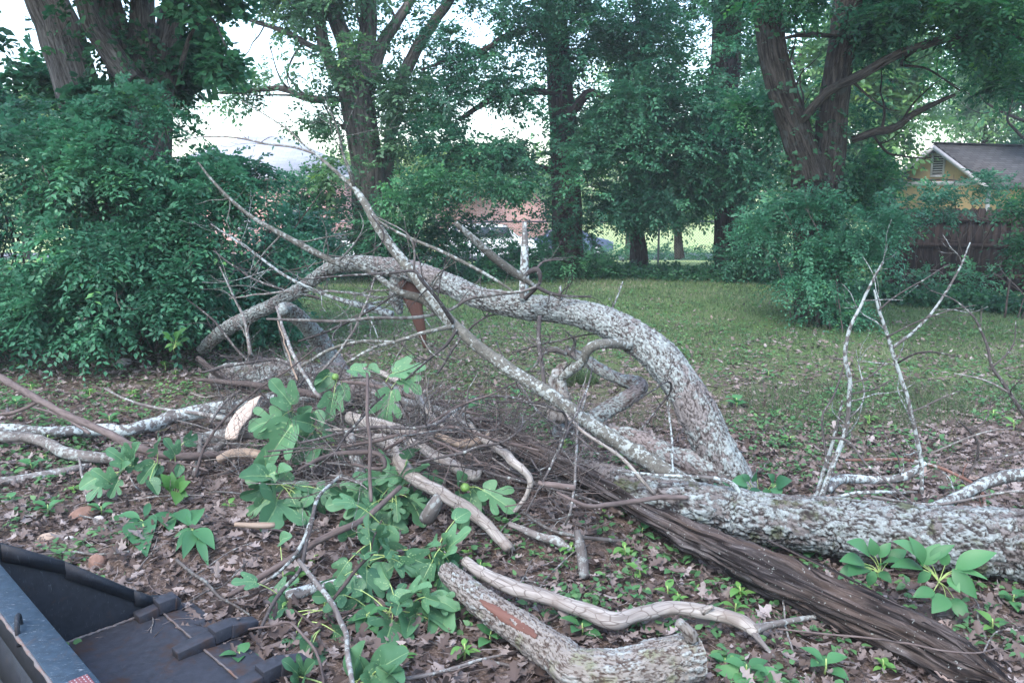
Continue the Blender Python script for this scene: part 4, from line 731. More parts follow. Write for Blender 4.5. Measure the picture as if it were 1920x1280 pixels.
for q, p in enumerate([
 [(560, 830, .5, 5), (640, 812, .55, 7), (700, 800, .58, 8), (760, 800, .58, 8), (812, 795, .58, 8), (860, 765, .6, 8), (905, 746, .62, 7), (960, 745, .62, 6), (1010, 762, .6, 4)],
 [(640, 838, .48, 6), (704, 826, .52, 8), (740, 816, .54, 8), (800, 813, .54, 9), (850, 800, .54, 8), (910, 820, .5, 8), (960, 830, .48, 7), (1010, 845, .46, 5)],
 [(749, 846, .5, 4), (771, 836, .52, 5), (805, 824, .55, 4)],
 [(780, 868, .46, 5), (809, 861, .48, 6), (865, 849, .5, 7), (899, 836, .5, 7), (940, 830, .5, 6), (978, 804, .54, 5), (982, 786, .58, 3)],
 [(805, 821, .53, 6), (856, 846, .48, 7), (882, 851, .46, 6), (903, 867, .42, 4)],
 [(380, 698, .4, 5), (430, 686, .44, 7), (470, 680, .46, 8), (520, 674, .48, 8), (580, 702, .46, 9), (640, 730, .44, 10)],
 [(370, 712, .36, 8), (430, 716, .38, 10), (490, 724, .4, 13), (540, 730, .42, 15), (600, 742, .42, 14)],
 [(455, 800, .3, 5), (500, 770, .36, 7), (545, 735, .42, 7), (572, 708, .46, 6)],
 [(395, 790, .2, 5), (420, 756, .26, 7), (470, 722, .34, 7), (520, 700, .4, 5)],
 [(640, 715, .5, 8), (700, 722, .5, 10), (770, 745, .46, 10), (840, 762, .42, 9), (900, 776, .4, 6)],
 [(700, 735, .46, 12), (760, 752, .44, 14), (830, 775, .4, 14), (900, 812, .36, 10)],
 [(620, 860, .45, 4), (650, 815, .55, 6), (690, 768, .66, 7), (720, 740, .72, 4)],
 [(672, 690, .62, 8), (720, 700, .56, 12), (770, 728, .5, 14), (800, 768, .44, 12), (830, 800, .4, 8)],
 [(930, 640, .8, 3), (960, 700, .66, 4), (1010, 770, .55, 5), (1080, 820, .46, 5), (1130, 862, .4, 4)],
 [(985, 960, .2, 4), (1040, 850, .45, 5), (1096, 740, .7, 5), (1110, 690, .8, 3)],
 [(1060, 980, .2, 5), (1075, 900, .36, 6), (1085, 800, .5, 6), (1100, 740, .62, 4)],
]): limb('pile_branch', p, M[['dark', 'brown', 'dark', 'dark', 'brown', 'dark', 'brown', 'dark', 'grey', 'brown', 'grey', 'dark', 'pale', 'dark', 'dark', 'grey'][q]], ntw=11, tl=.34, k=9, wob=.01,
    label=PL[q], cat='branch', group='bare branches woven through the brush pile')
# random fill of the pile
gp = np.random.default_rng(41)
for q in range(290):
    cx, cy = gp.uniform(400, 1090), 0; t = (cx-420)/660; cy = 775+t*90+gp.normal(0, 46); h = max(.03, gp.uniform(.03, .46)*(1-abs(t-.45)*.7)); c0 = Hh(cx, cy, h)
    L = gp.uniform(.35, 1.3); a = gp.normal(-.45, .55); d = np.array([math.cos(a), math.sin(a), gp.normal(0, .12)]); r0 = gp.choice([.0025, .004, .006, .010], p=[.35, .35, .2, .1]); n = 5
    pts = [c0-d*L/2]; dd = d.copy()
    for i in range(n): dd = nrm(dd+gp.normal(0, .10+.25*(gp.random() < .2), 3)*np.array([1, 1, .6])); pts.append(pts[-1]+dd*L/n)
    pts = np.array(pts); pts[:, 2] = np.maximum(pts[:, 2], gh(pts[:, 0], pts[:, 1])+r0); rs = np.linspace(r0, r0*.5, n+1); mb = MB(); V, F, A = tube(pts, rs, .04, 8, seed=q, wob=.006); mb.add(V, F, A)
    twigs(mb, pts, rs, 6, .42, q+500, 1 if q % 2 == 0 else 0, 4)
    mc = gp.choice(['brown', 'dark', 'grey', 'pale'], p=[.3, .3, .32, .08]); zone = ['far left end', 'left part', 'middle', 'right part', 'far right end'][min(4, int((cx-400)/138))]; sz = 'fine' if r0 < .006 else 'thicker'; bent = 'upward tilted' if d[2] > .06 else ('downward tilted' if d[2] < -.06 else 'level')
    tag(mb.build('brush_stick', M[mc], smooth=True), '%s %s %s stick in the %s of the brush pile' % (sz, mc, bent, zone), 'stick', 'thin sticks heaped in the brush pile')
for q in range(150):
    x, y = (gp.uniform(-2.6, 2.2), gp.uniform(3.0, 6.2)) if q < 70 else (gp.uniform(-1.7, .2), gp.uniform(3.4, 5.2)); L = gp.uniform(.15, .7); a = gp.uniform(0, 3.14); d = np.array([math.cos(a), math.sin(a), 0]); r0 = gp.uniform(.003, .008); n = 4
    pts = [np.array([x, y, 0])]; dd = d.copy()
    for i in range(n): dd = nrm(dd+gp.normal(0, .2, 3)*np.array([1, 1, .1])); pts.append(pts[-1]+dd*L/n)
    pts = np.array(pts); pts[:, 2] = gh(pts[:, 0], pts[:, 1])+r0+.02+.03*gp.random(n+1); mb = MB(); V, F, A = tube(pts, np.linspace(r0, r0*.5, n+1), .04, 7, seed=q, wob=.004); mb.add(V, F, A)
    if q % 3 == 0: twigs(mb, pts, np.full(n+1, r0), 2, .15, q+900, 0, 4)
    mc = gp.choice(['brown', 'grey', 'grey']); tag(mb.build('fallen_twig', M[mc], smooth=True), '%s %s loose twig on the leaf litter near %s' % ('long' if L > .42 else 'short', mc, near(pts[2])), 'twig', 'small twigs lying loose on the leaf litter')

for q, (p, nt_, tl_) in enumerate([
 ([(400, 470, 8.2, 3), (470, 520, 8, 5), (540, 545, 7.8, 6), (600, 560, 7.7, 7)], 8, .6), ([(430, 560, 8, 3), (520, 548, 7.6, 5), (620, 545, 7.2, 6), (720, 560, 7, 6)], 8, .6),
 ([(560, 640, 6.4, 5), (640, 610, 6.4, 6), (730, 560, 6.4, 5), (780, 500, 6.4, 3)], 7, .5), ([(600, 700, 6.3, 6), (650, 640, 6.3, 6), (690, 560, 6.3, 5), (710, 480, 6.3, 3)], 7, .5),
 ([(820, 700, 6.0, 6), (860, 640, 6, 6), (920, 590, 6, 4), (990, 600, 6, 3)], 6, .45), ([(960, 660, 5.6, 4), (1040, 640, 5.6, 5), (1120, 625, 5.6, 3)], 6, .4),
 ([(350, 560, 8.4, 3), (400, 600, 8.2, 5), (440, 650, 8, 6), (480, 690, 7.8, 6)], 6, .5)]):
    limb('bare_branch', p, M['grey' if q % 2 else 'dark'], mode='y', ntw=nt_, tl=tl_, k=8, wob=.01, label=['topmost bare twiggy branch left of the arch crest', 'second bare twiggy branch running level below the arch crest', 'dark branch slanting up to the arch crest from the pile', 'grey branch rising steeply to the arch crest from the pile', 'dark branch arching right under the middle of the arch', 'grey twiggy branch level under the shoulder of the arch', 'dark twiggy branch by the low left end of the arch'][q], cat='branch', group='bare twiggy branches around the arch')
# fig branches
# ------------------------------------------------------------------ fig branches with big lobed leaves
def fig_outline(kind=0):
    if kind == 0:   # five lobes
        h = [(0, -.02), (.13, -.10), (.26, -.05), (.36, .06), (.37, .17), (.27, .24), (.155, .27), (.30, .36), (.45, .47), (.50, .60), (.44, .70), (.33, .69), (.22, .58), (.145, .50), (.17, .62), (.22, .76), (.21, .90), (.11, 1.0), (0, 1.05)]
    elif kind == 1:  # three lobes
        h = [(0, -.02), (.14, -.09), (.28, -.02), (.36, .10), (.40, .25), (.46, .40), (.50, .53), (.42, .62), (.30, .58), (.20, .50), (.165, .56), (.20, .70), (.21, .86), (.12, .98), (0, 1.03)]
    else:            # nearly entire
        h = [(0, -.02), (.13, -.08), (.26, 0), (.35, .14), (.39, .32), (.37, .48), (.30, .62), (.24, .74), (.17, .88), (.07, .97), (0, 1.0)]
    h = np.array(h); full = np.vstack([h, h[-2:0:-1]*np.array([-1, 1])]); n = len(full)
    out = []
    for i in range(n):
        a, b, c, d = full[i-1], full[i], full[(i+1) % n], full[(i+2) % n]
        for t in np.linspace(0, 1, 3, endpoint=False): out.append(.5*((2*b)+(-a+c)*t+(2*a-5*b+4*c-d)*t*t+(-a+3*b-3*c+d)*t**3))
    return np.array(out)
def fig_leaf_flat(kind):
    o = fig_outline(kind); n = len(o); c = np.array([0, .30]); m = 9; vs = [c[None]]
    for k in range(1, m+1): vs.append(c+(o-c)*(k/m))
    V = np.vstack(vs); F3 = np.stack([np.zeros(n, int), 1+np.arange(n), 1+(np.arange(n)+1) % n], 1); fs = []
    for k in range(m-1):
        a = 1+k*n+np.arange(n); b = 1+k*n+(np.arange(n)+1) % n; fs.append(np.stack([a, a+n, b+n, b], 1))
    veins = [((0, 0), (0, 1.0), .016)]
    for s in (-1, 1):
        veins += [((0, 0), (s*.44, .60 if kind != 2 else .45), .013)] + ([((0, 0), (s*.33, .08), .011)] if kind == 0 else [((0, 0), (s*.30, .12), .009)])
        for y in (.3, .45, .6, .74): veins.append(((0, y-.12), (s*.17, y+.04), .007))
        veins += [((s*.2, .27), (s*.40, .38), .006), ((s*.3, .41), (s*.34, .60), .006)]
    ve = np.zeros(len(V))
    for a, b, wd in veins:
        a, b = np.array(a), np.array(b); t = np.clip(((V-a)@(b-a))/((b-a)@(b-a)), 0, 1); d = np.linalg.norm(V-a-t[:, None]*(b-a), axis=1); ve = np.maximum(ve, np.exp(-(d/wd)**2)*(1-.4*t)*min(1, wd/.012+.2))
    return V, F3, np.concatenate(fs), ve
FLAT = [fig_leaf_flat(k) for k in (0, 1, 2)]
def fig_leaf(par, base, tip, node, kind=0, wd=1.0, fold=.35, droop=.3, tw=0.0, rn=None, seed=0):
    g = np.random.default_rng(seed+5); base, tip = np.array(base), np.array(tip); L = np.linalg.norm(tip-base); y = (tip-base)/L
    vw = nrm(np.array([0, 0, EYE])-base); z = nrm(vw*.75+np.array([0, 0, .55])+g.normal(0, .12, 3)); x = nrm(np.cross(y, z)); z = np.cross(x, y)
    if tw: c, s = math.cos(tw), math.sin(tw); x, z = c*x+s*z, -s*x+c*z
    V2, F3, F4, ve = FLAT[kind]; xx, yy = V2[:, 0]*wd, V2[:, 1]
    zz = fold*np.abs(xx)*(1-.35*yy) - droop*np.clip(yy, 0, 2)**2*.35 + .35*droop*yy + .025*vnoise(np.stack([xx*5, yy*5, xx*0+seed], 1), 3) - .10*np.maximum(np.abs(xx)-.3, 0)**2*6
    V = base + L*(xx[:, None]*x+yy[:, None]*y+zz[:, None]*z)
    mb = MB(); mb.add(V, [F3, F4], {'vein': ve, 'rnd': np.full(len(V), g.random() if rn is None else rn)}, mi=0)
    if node is not None:
        mid = (np.array(node)+base)/2+np.array([0, 0, .012]); Vt, Ft, At = tube([node, mid, base+L*.02*y], [.0032, .0026, .0024], .02, 6); mb.add(Vt, Ft, mi=1)
    return mb.build('leaf', [M['fig'], M['stalk']], par, smooth=True)
def fig_spray(label, Y, leaves, stem=None, fruit=(), extra=0):
    """leaves: (base px, py, tip px, py, kind, twist[, dY, shade]); node: nearest stem point"""
    pts = [WY(a, b, c) for a, b, c in stem]; root = empty('fig_branch', tuple(pts[0]), label, 'fig branch', 'cut fig branches in full leaf')
    P = np.array(pts); mb = MB(); V, F, A = tube(P, np.linspace(.0075, .0035, len(P)), .03, 10, wob=.006, knots=5); mb.add(V, F, A); mb.build('stem', M['brown'], root, smooth=True)
    Q, _ = resample(P, np.ones(len(P)), .02)
    for i, l in enumerate(leaves):
        dY = l[6] if len(l) > 6 else 0; b = WY(l[0], l[1], Y+dY); t = WY(l[2], l[3], Y+dY-.05); nd_ = Q[np.argmin(np.linalg.norm(Q-b, axis=1))]
        if np.linalg.norm(nd_-b) > .28: nd_ = b+(nd_-b)*.28/np.linalg.norm(nd_-b)
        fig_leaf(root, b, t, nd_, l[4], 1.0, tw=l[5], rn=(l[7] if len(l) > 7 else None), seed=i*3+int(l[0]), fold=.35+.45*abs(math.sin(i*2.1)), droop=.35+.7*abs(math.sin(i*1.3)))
    ge = np.random.default_rng(int(Y*100)+len(leaves))
    for i in range(extra):
        q = Q[int(ge.uniform(.25, 1)*(len(Q)-1))]; o_ = nrm(ge.normal(0, 1, 3)*np.array([1, .6, .6])+np.array([0, -.25, 0])); b = q+o_*ge.uniform(.05, .2); t = b+nrm(o_+np.array([0, -.1, -.5]))*ge.uniform(.11, .18)
        zb = gh(b[0], b[1])+.03; b[2] = max(b[2], zb); t[2] = max(t[2], zb-.01); fig_leaf(root, b, t, q, int(ge.integers(0, 3)), 1.0, tw=ge.normal(0, .6), rn=ge.uniform(0, .7), seed=i+40, fold=ge.uniform(.2, .7), droop=ge.uniform(.2, .9))
    for fx, fy, r_ in fruit:
        c = WY(fx, fy, Y-.06); u = np.linspace(0, math.pi, 13); prof = np.stack([np.sin(u)*(1-.28*np.cos(u)), -np.cos(u)*1.12], 1); R_ = rpx(r_*2, c)
        n = 18; th = np.linspace(0, 2*math.pi, n, endpoint=False); V = np.array([[p[0]*math.cos(a), p[0]*math.sin(a), p[1]] for p in prof for a in th])*R_
        i, j = np.meshgrid(np.arange(12), np.arange(n), indexing='ij'); F = np.stack([i*n+j, i*n+(j+1) % n, (i+1)*n+(j+1) % n, (i+1)*n+j], -1).reshape(-1, 4); mk('fig', rot(V, .5, .9)+c, F, M['figfruit'], root, smooth=True)
Yg = 5.45
fig_spray('upper left fig branch with large leaves fanned over the brush', 5.35,
 [(546, 758, 507, 712, 1, .1, -.1, .7), (526, 784, 468, 806, 0, -.1, -.15, .75), (548, 795, 500, 868, 1, .2, -.2, .6), (560, 798, 556, 868, 0, -.3, -.1, .25), (548, 775, 540, 812, 2, .5, 0, .3), (590, 772, 604, 800, 2, .2, 0, .4), (565, 780, 585, 762, 2, -.4, .05, .5), (590, 800, 612, 852, 2, .6, 0, .1), (575, 825, 600, 870, 1, .9, .05, .1)],
 [(690, 905, 5.2), (640, 852, 5.3), (600, 812, 5.32), (570, 792, 5.33), (548, 770, 5.35)], extra=7)
fig_spray('top fig branch with a green fig between drooping leaves', 5.6,
 [(737, 698, 797, 690, 1, .1, -.05, .85), (752, 712, 788, 738, 0, .0, -.1, .8), (734, 733, 722, 798, 0, .15, -.15, .7), (657, 692, 693, 706, 1, .2, 0, .7), (690, 690, 712, 700, 2, .3, .05, .6), (626, 738, 617, 788, 1, .1, -.1, .6), (640, 722, 655, 752, 2, -.3, .02, .5), (618, 698, 587, 735, 2, .5, 0, .15), (604, 712, 590, 722, 2, -.2, -.05, .6)],
 [(770, 790, 5.45), (745, 745, 5.5), (715, 712, 5.55), (670, 708, 5.6), (632, 712, 5.6), (622, 705, 5.6)], [(628, 707, 6.5)])
fig_spray('fig branch drooping at the left of the pile below the bright wood', 4.6,
 [(516, 885, 462, 902, 0, .1, 0, .7), (522, 888, 548, 880, 2, .1, 0, .6), (512, 905, 478, 915, 1, .5, 0, .3), (508, 930, 462, 968, 1, .1, -.05, .65), (520, 935, 492, 992, 0, .3, -.08, .5), (540, 945, 575, 985, 0, -.2, -.05, .55), (545, 925, 575, 930, 2, .3, 0, .35), (500, 880, 497, 842, 2, .3, .1, .6)],
 [(600, 905, 4.65), (570, 910, 4.63), (540, 915, 4.61), (515, 900, 4.60)], extra=10)
fig_spray('middle fig branch with dense curled leaves in the centre front', 4.5,
 [(712, 900, 662, 892, 1, -.3, 0, .6), (700, 912, 690, 880, 2, .4, 0, .7), (690, 915, 650, 925, 2, .8, .03, .2), (688, 935, 612, 948, 1, .2, -.03, .75), (680, 918, 648, 985, 2, .9, -.05, .7), (735, 900, 720, 880, 2, .2, .05, .7), (750, 890, 704, 905, 1, .1, 0, .65), (762, 900, 766, 865, 2, .8, 0, .7), (772, 905, 806, 872, 2, 1.0, -.03, .8), (765, 925, 800, 940, 0, -.4, .05, .1), (770, 935, 795, 985, 0, -.1, .03, .12), (745, 930, 715, 955, 2, .2, 0, .6), (735, 945, 745, 975, 2, .0, 0, .55), (715, 940, 690, 995, 0, .5, .02, .2)],
 [(640, 1020, 4.35), (680, 975, 4.40), (720, 945, 4.45), (748, 915, 4.50), (770, 890, 4.50)], extra=23)
fig_spray('right fig branch with a green fig and a broad five lobed leaf', 4.35,
 [(906, 918, 964, 958, 0, .1, -.05, .75), (884, 932, 862, 990, 1, .2, -.02, .55), (888, 935, 905, 968, 1, -.3, .02, .35), (866, 905, 858, 882, 2, .2, 0, .7), (862, 925, 845, 945, 2, .6, .03, .6), (885, 915, 905, 935, 2, -.4, .04, .5)],
 [(800, 918, 4.50), (830, 917, 4.43), (858, 915, 4.37), (876, 914, 4.35)], [(871, 914, 8.5)])
fig_spray('lower fig branch with rounded leaves beside the sawn limb', 3.8,
 [(836, 1034, 882, 993, 1, .3, 0, .75), (838, 1022, 842, 1000, 2, .1, .02, .7), (826, 1050, 808, 1035, 2, .5, 0, .6), (842, 1052, 852, 1085, 2, .7, -.02, .5), (820, 1045, 832, 1065, 2, -.2, .03, .3), (828, 1068, 820, 1115, 1, .9, -.04, .55), (812, 1080, 802, 1110, 2, .3, -.04, .7), (835, 1070, 845, 1112, 0, -.4, 0, .15), (775, 1045, 745, 1055, 1, .7, .03, .2), (798, 1030, 828, 1022, 2, .3, .03, .5), (790, 1050, 770, 1082, 2, .8, 0, .6)],
 [(690, 1035, 4.00), (740, 1042, 3.93), (790, 1040, 3.85), (812, 1034, 3.80), (836, 1020, 3.77)], extra=14)
fig_spray('lowest fig branch with overlapping leaves near the bottom centre', 3.4,
 [(740, 1114, 772, 1135, 1, .1, 0, .6), (765, 1128, 808, 1100, 1, .6, 0, .7), (790, 1142, 746, 1168, 1, .8, .02, .5), (808, 1120, 856, 1145, 2, .1, 0, .75), (800, 1140, 802, 1192, 2, .9, -.03, .65), (810, 1150, 848, 1188, 2, .1, 0, .8), (830, 1150, 855, 1160, 2, -.2, 0, .6), (800, 1120, 820, 1165, 0, .2, .04, .1), (770, 1160, 760, 1195, 2, .3, .03, .3), (735, 1162, 720, 1215, 0, .2, .02, .15), (780, 1150, 768, 1130, 2, .2, .03, .4)],
 [(637, 1150, 3.55), (690, 1140, 3.50), (730, 1150, 3.45), (765, 1140, 3.42), (790, 1128, 3.40)], extra=16)
fig_spray('fig branch hanging two dark leaves in front of the short whitish limb', 3.65,
 [(688, 1068, 682, 1138, 0, .5, -.02, .35), (690, 1060, 700, 1045, 2, .2, 0, .7), (700, 1072, 706, 1105, 1, -.3, .02, .1), (714, 985, 700, 1035, 0, -.3, .3, .25), (722, 990, 735, 1040, 2, .1, .3, .55), (652, 1005, 640, 975, 2, .5, .3, .6)],
 [(620, 1110, 3.70), (655, 1075, 3.70), (690, 1055, 3.68), (700, 1010, 3.80), (715, 975, 3.90)], extra=10)
fig_spray('small fig sprig near the bucket with two lobed leaves', 3.65,
 [(520, 1112, 560, 1085, 1, .3, .05, .35), (538, 1132, 508, 1160, 0, .1, 0, .45), (532, 1120, 500, 1128, 2, .4, .03, .3), (525, 1015, 548, 1005, 2, .2, .3, .6), (580, 1206, 568, 1232, 2, .1, -.25, .3), (585, 1210, 590, 1245, 2, .9, -.25, .4)],
 [(600, 1180, 3.50), (560, 1150, 3.60), (535, 1125, 3.65)], extra=5)
fig_spray('fig branch at the bottom edge with large deep green leaves', 2.9,
 [(700, 1262, 768, 1222, 2, .2, 0, .2), (690, 1268, 672, 1228, 2, .5, .05, .35), (705, 1275, 690, 1320, 1, .2, 0, .5), (560, 1268, 530, 1238, 1, .2, 0, .2), (572, 1270, 590, 1240, 0, -.1, 0, .15), (668, 1270, 686, 1200, 2, .9, .1, .5), (745, 1270, 705, 1250, 2, .4, -.05, .75)],
 [(640, 1300, 2.85), (680, 1275, 2.88), (710, 1262, 2.90)], extra=7)
fig_spray('small fig branch at left lying over the long brown branch', 5.0,
 [(238, 868, 200, 842, 1, .2, 0, .6), (252, 862, 262, 830, 0, .1, 0, .25), (245, 872, 268, 880, 1, -.4, 0, .2), (328, 852, 308, 822, 1, .2, -.02, .6), (208, 905, 172, 880, 1, .1, -.1, .75), (222, 900, 206, 932, 0, .3, -.1, .25), (225, 890, 245, 868, 2, .2, -.05, .3), (290, 868, 262, 905, 1, .2, 0, .3), (300, 872, 288, 892, 2, .6, 0, .2), (338, 872, 330, 895, 2, .2, 0, .35), (280, 900, 296, 928, 2, .2, -.15, .15)],
 [(390, 882, 5.0), (340, 868, 5.0), (290, 866, 5.0), (245, 876, 5.0), (222, 892, 4.95)], extra=5)
# ------------------------------------------------------------------ small plants
def blade_leaf(L, wd, fold=.2, droop=.3, n=7):
    t = np.linspace(0, 1, n); w_ = wd*np.sin(np.pi*np.clip(t, .01, .99)**.8)**.9; V = []
    for ti, wi in zip(t, w_):
        z = .3*ti*L - droop*L*ti**2
        V += [[-wi*L, ti*L, z+fold*wi*L], [0, ti*L, z], [wi*L, ti*L, z+fold*wi*L]]
    F = []
    for i in range(n-1): a = 3*i; F += [[a, a+1, a+4, a+3], [a+1, a+2, a+5, a+4]]
    return np.array(V), np.array(F)
def plant(name, label, cat, base, leaves, mat, group=None, stemh=.03, shade=.5):
    """leaves: (azimuth, pitch, length, width, height of attachment)"""
    r = empty(name, tuple(base), label, cat, group); b = np.array(base)
    V, F, A = tube([b, b+np.array([.005, 0, stemh*.5]), b+np.array([0, .004, stemh])], [.004, .0035, .0025], .02, 6); mk('stem', V, F, M['stalk'], r, None, True)
    mb = MB()
    for i, (az, pt, L, wd, h) in enumerate(leaves):
        V, F = blade_leaf(L, wd, .25, .45); V[:, 1] += L*.12; V = rot(V, pt, 0, 0); V = rot(V, 0, 0, az-math.pi/2) + np.array([0, 0, h])+b
        V[:, 2] = np.maximum(V[:, 2], b[2]+.006); mb.add(V, F, {'rnd': np.full(len(V), np.clip(shade+.25*math.sin(i*2.3), 0, .88))})
    mb.build('foliage', mat, r, smooth=True); return r
g5 = np.random.default_rng(12)
def px_dir(b, ax, ay):  # azimuth on the ground of a direction seen in the photo
    return math.atan2(-ay*1.9, ax)
bp = Hh(1732, 1078, 0)
def pixleaf_plant(name, label, cat, Y0, node, lv, mat, group=None, shade=.5):
    root = empty(name, tuple(Hh(node[0], node[1]+14, 0)), label, cat, group); mb = MB(); ms = MB(); nb = WY(node[0], node[1], Y0); gb = np.array(root.location)
    V, F, A = tube([gb, (gb+nb)/2+.008, nb], [.005, .004, .003], .02, 7); ms.add(V, F, A)
    for i, (bx, by, tx, ty, wd) in enumerate(lv):
        b, t = WY(bx, by, Y0), WY(tx, ty, Y0-.04+.06*math.sin(i)); L = np.linalg.norm(t-b); y = (t-b)/L; vw = nrm(np.array([0, 0, EYE])-b); z = nrm(vw*.7+np.array([0, 0, .6])+g5.normal(0, .2, 3)); x = nrm(np.cross(y, z)); z = np.cross(x, y)
        V, F = blade_leaf(1, wd, .3, .35, 9); V = b+L*(V[:, :1]*x+V[:, 1:2]*y+V[:, 2:]*z); mb.add(V, F, {'rnd': np.full(len(V), np.clip(shade+.25*math.sin(i*2.7+1), 0, .88))})
        V, F, A = tube([nb, (nb+b)/2+.006, b+y*L*.05], [.0026, .002, .0018], .02, 5); ms.add(V, F, A)
    ms.build('stem', M['stalk'], root, smooth=True); mb.build('foliage', mat, root, smooth=True)
pixleaf_plant('pokeweed', 'big leafy green weed growing between the split log and the trunk', 'weed plant', 3.42, (1760, 1090), [(1728, 1060, 1678, 1012, .26), (1730, 1058, 1706, 1006, .24), (1734, 1058, 1762, 1018, .30), (1792, 1066, 1868, 1034, .24), (1786, 1066, 1832, 1122, .24), (1792, 1070, 1852, 1084, .16), (1730, 1066, 1672, 1060, .2), (1772, 1060, 1768, 1024, .25), (1746, 1072, 1720, 1092, .3), (1752, 1108, 1712, 1118, .3), (1775, 1118, 1748, 1148, .32), (1788, 1120, 1815, 1168, .26), (1778, 1082, 1800, 1110, .3), (1740, 1050, 1790, 1020, .2)], M['poke'])
pixleaf_plant('pokeweed', 'cluster of smaller round weed leaves left of the big leafy weed', 'weed plant', 3.5, (1650, 1075), [(1630, 1040, 1590, 1014, .28), (1640, 1042, 1632, 1008, .3), (1650, 1045, 1670, 1016, .3), (1620, 1055, 1575, 1050, .3), (1625, 1065, 1590, 1078, .3), (1650, 1060, 1690, 1052, .32), (1648, 1072, 1672, 1092, .34), (1640, 1070, 1628, 1098, .3), (1666, 1052, 1700, 1030, .3), (1610, 1060, 1570, 1085, .25)], M['poke'], shade=.3)
pixleaf_plant('lance_leaf_sprig', 'sprig of long lance shaped leaves left of the green seedling tuft', 'plant', 4.75, (268, 985), [(262, 972, 216, 966, .15), (264, 974, 232, 985, .14), (266, 976, 272, 1034, .17), (280, 976, 330, 962, .13), (272, 970, 280, 940, .12), (300, 972, 322, 992, .15)], M['ivy'], shade=.75)
pixleaf_plant('lance_leaf_sprig', 'sprig of long lance shaped leaves right of the other, above the bucket', 'plant', 4.45, (358, 1000), [(360, 990, 326, 1006, .15), (362, 994, 344, 1044, .17), (366, 992, 402, 1026, .18), (362, 988, 376, 950, .15), (372, 1010, 390, 1058, .12), (356, 994, 330, 1030, .12), (355, 985, 330, 955, .13)], M['ivy'], shade=.95)
pixleaf_plant('seedling_tuft', 'bright green tuft of curled leaves behind the two lance leaved sprigs', 'plant', 4.9, (326, 930), [(320, 918, 302, 888, .3), (326, 916, 322, 884, .3), (332, 916, 345, 890, .3), (336, 920, 356, 902, .3), (318, 924, 300, 908, .3), (330, 922, 330, 945, .3), (336, 924, 352, 930, .3)], M['weed'], shade=.35)
pixleaf_plant('vine_sprig', 'dark green three leaved vine climbing over the trunk at the arch foot', 'vine', 4.35, (1420, 945), [(1400, 905, 1372, 902, .35), (1405, 902, 1390, 888, .35), (1402, 912, 1380, 925, .35), (1450, 905, 1440, 888, .35), (1455, 908, 1484, 900, .35), (1452, 914, 1462, 932, .35), (1425, 918, 1404, 935, .35), (1430, 918, 1450, 942, .35), (1440, 925, 1478, 945, .3), (1370, 910, 1352, 900, .3), (1420, 900, 1420, 880, .35), (1352, 915, 1338, 925, .35)], M['ivy'], shade=.55)
pixleaf_plant('fern_sprout', 'bright green sprout at the foot of the left shrubs', 'plant', 8.0, (325, 655), [(325, 640, 306, 630, .25), (328, 638, 346, 626, .25), (328, 642, 343, 648, .25), (325, 645, 308, 652, .25), (330, 636, 336, 620, .25), (318, 636, 304, 622, .25), (334, 634, 350, 614, .25), (322, 648, 318, 660, .25), (338, 640, 356, 634, .25)], M['weed'], shade=.3)
# seedlings: one prototype per look, then copies of the plant with its parts
def seedling(label, n, L, wd, mat, grp, sh):
    lv = [(i*2.4+g5.uniform(-.3, .3), g5.uniform(-.1, .5), L*g5.uniform(.6, 1.1), wd*g5.uniform(.8, 1.2), .02+.035*i/n) for i in range(n)]
    return plant('seedling', label, 'seedling', (0, 0, 0), lv, mat, grp, .06, sh)
def dup(root, loc, rz, s):
    r = root.copy(); C.objects.link(r); r.location = loc; r.rotation_euler = (0, 0, rz); r.scale = (s, s, s)
    for ch in root.children:
        c = ch.copy(); C.objects.link(c); c.parent = r
    return r
protos = [seedling('light green seedling sprouting from the leaf litter', 6, .07, .24, M['weed'], 'light green seedlings in the leaf litter', .55),
          seedling('light green seedling sprouting from the leaf litter', 8, .055, .26, M['weed'], 'light green seedlings in the leaf litter', .8),
          seedling('dull green seedling sprouting from the leaf litter', 5, .075, .34, M['poke'], 'dull green seedlings in the leaf litter', .5)]
spots = [(560, 1090, 0), (590, 1050, 1), (690, 1170, 1), (700, 1000, 0), (880, 1040, 1), (900, 1070, 0), (1070, 1030, 1), (1170, 1040, 1), (1200, 1080, 0), (1185, 1120, 2), (1250, 1115, 0), (1270, 1125, 1), (1090, 1190, 2), (1100, 1165, 0), (1210, 1165, 2), (1260, 1190, 1), (1380, 1150, 0), (1385, 1120, 1), (1310, 1000, 0), (1490, 1020, 1), (1520, 1035, 2), (1480, 1115, 2), (1500, 1130, 1), (1545, 1260, 2), (1660, 1190, 0), (1655, 1255, 1), (240, 770, 0), (250, 740, 1), (310, 690, 0), (90, 830, 1), (125, 820, 2), (170, 740, 0), (205, 790, 2), (330, 700, 1), (60, 730, 0), (30, 760, 2), (500, 680, 0), (470, 660, 1), (920, 735, 1), (940, 750, 0), (900, 760, 2), (880, 745, 1), (970, 740, 2), (1160, 865, 0), (1180, 850, 2), (1040, 790, 1), (1060, 840, 0), (1240, 930, 1), (1275, 925, 0), (1330, 925, 2), (920, 1200, 2), (870, 1230, 1), (610, 1140, 0), (530, 1150, 1), (450, 1240, 2), (760, 1240, 0), (1860, 1180, 0), (1900, 1130, 2), (1400, 1270, 2), (1360, 1250, 2), (1790, 900, 0), (1480, 830, 1), (1440, 700, 2), (1560, 740, 2), (1380, 760, 2), (1630, 790, 1), (1900, 800, 0), (1860, 780, 1), (60, 880, 2), (90, 960, 2), (20, 940, 2), (140, 920, 1), (190, 960, 2), (430, 950, 0), (1130, 965, 1), (1205, 1000, 2)]
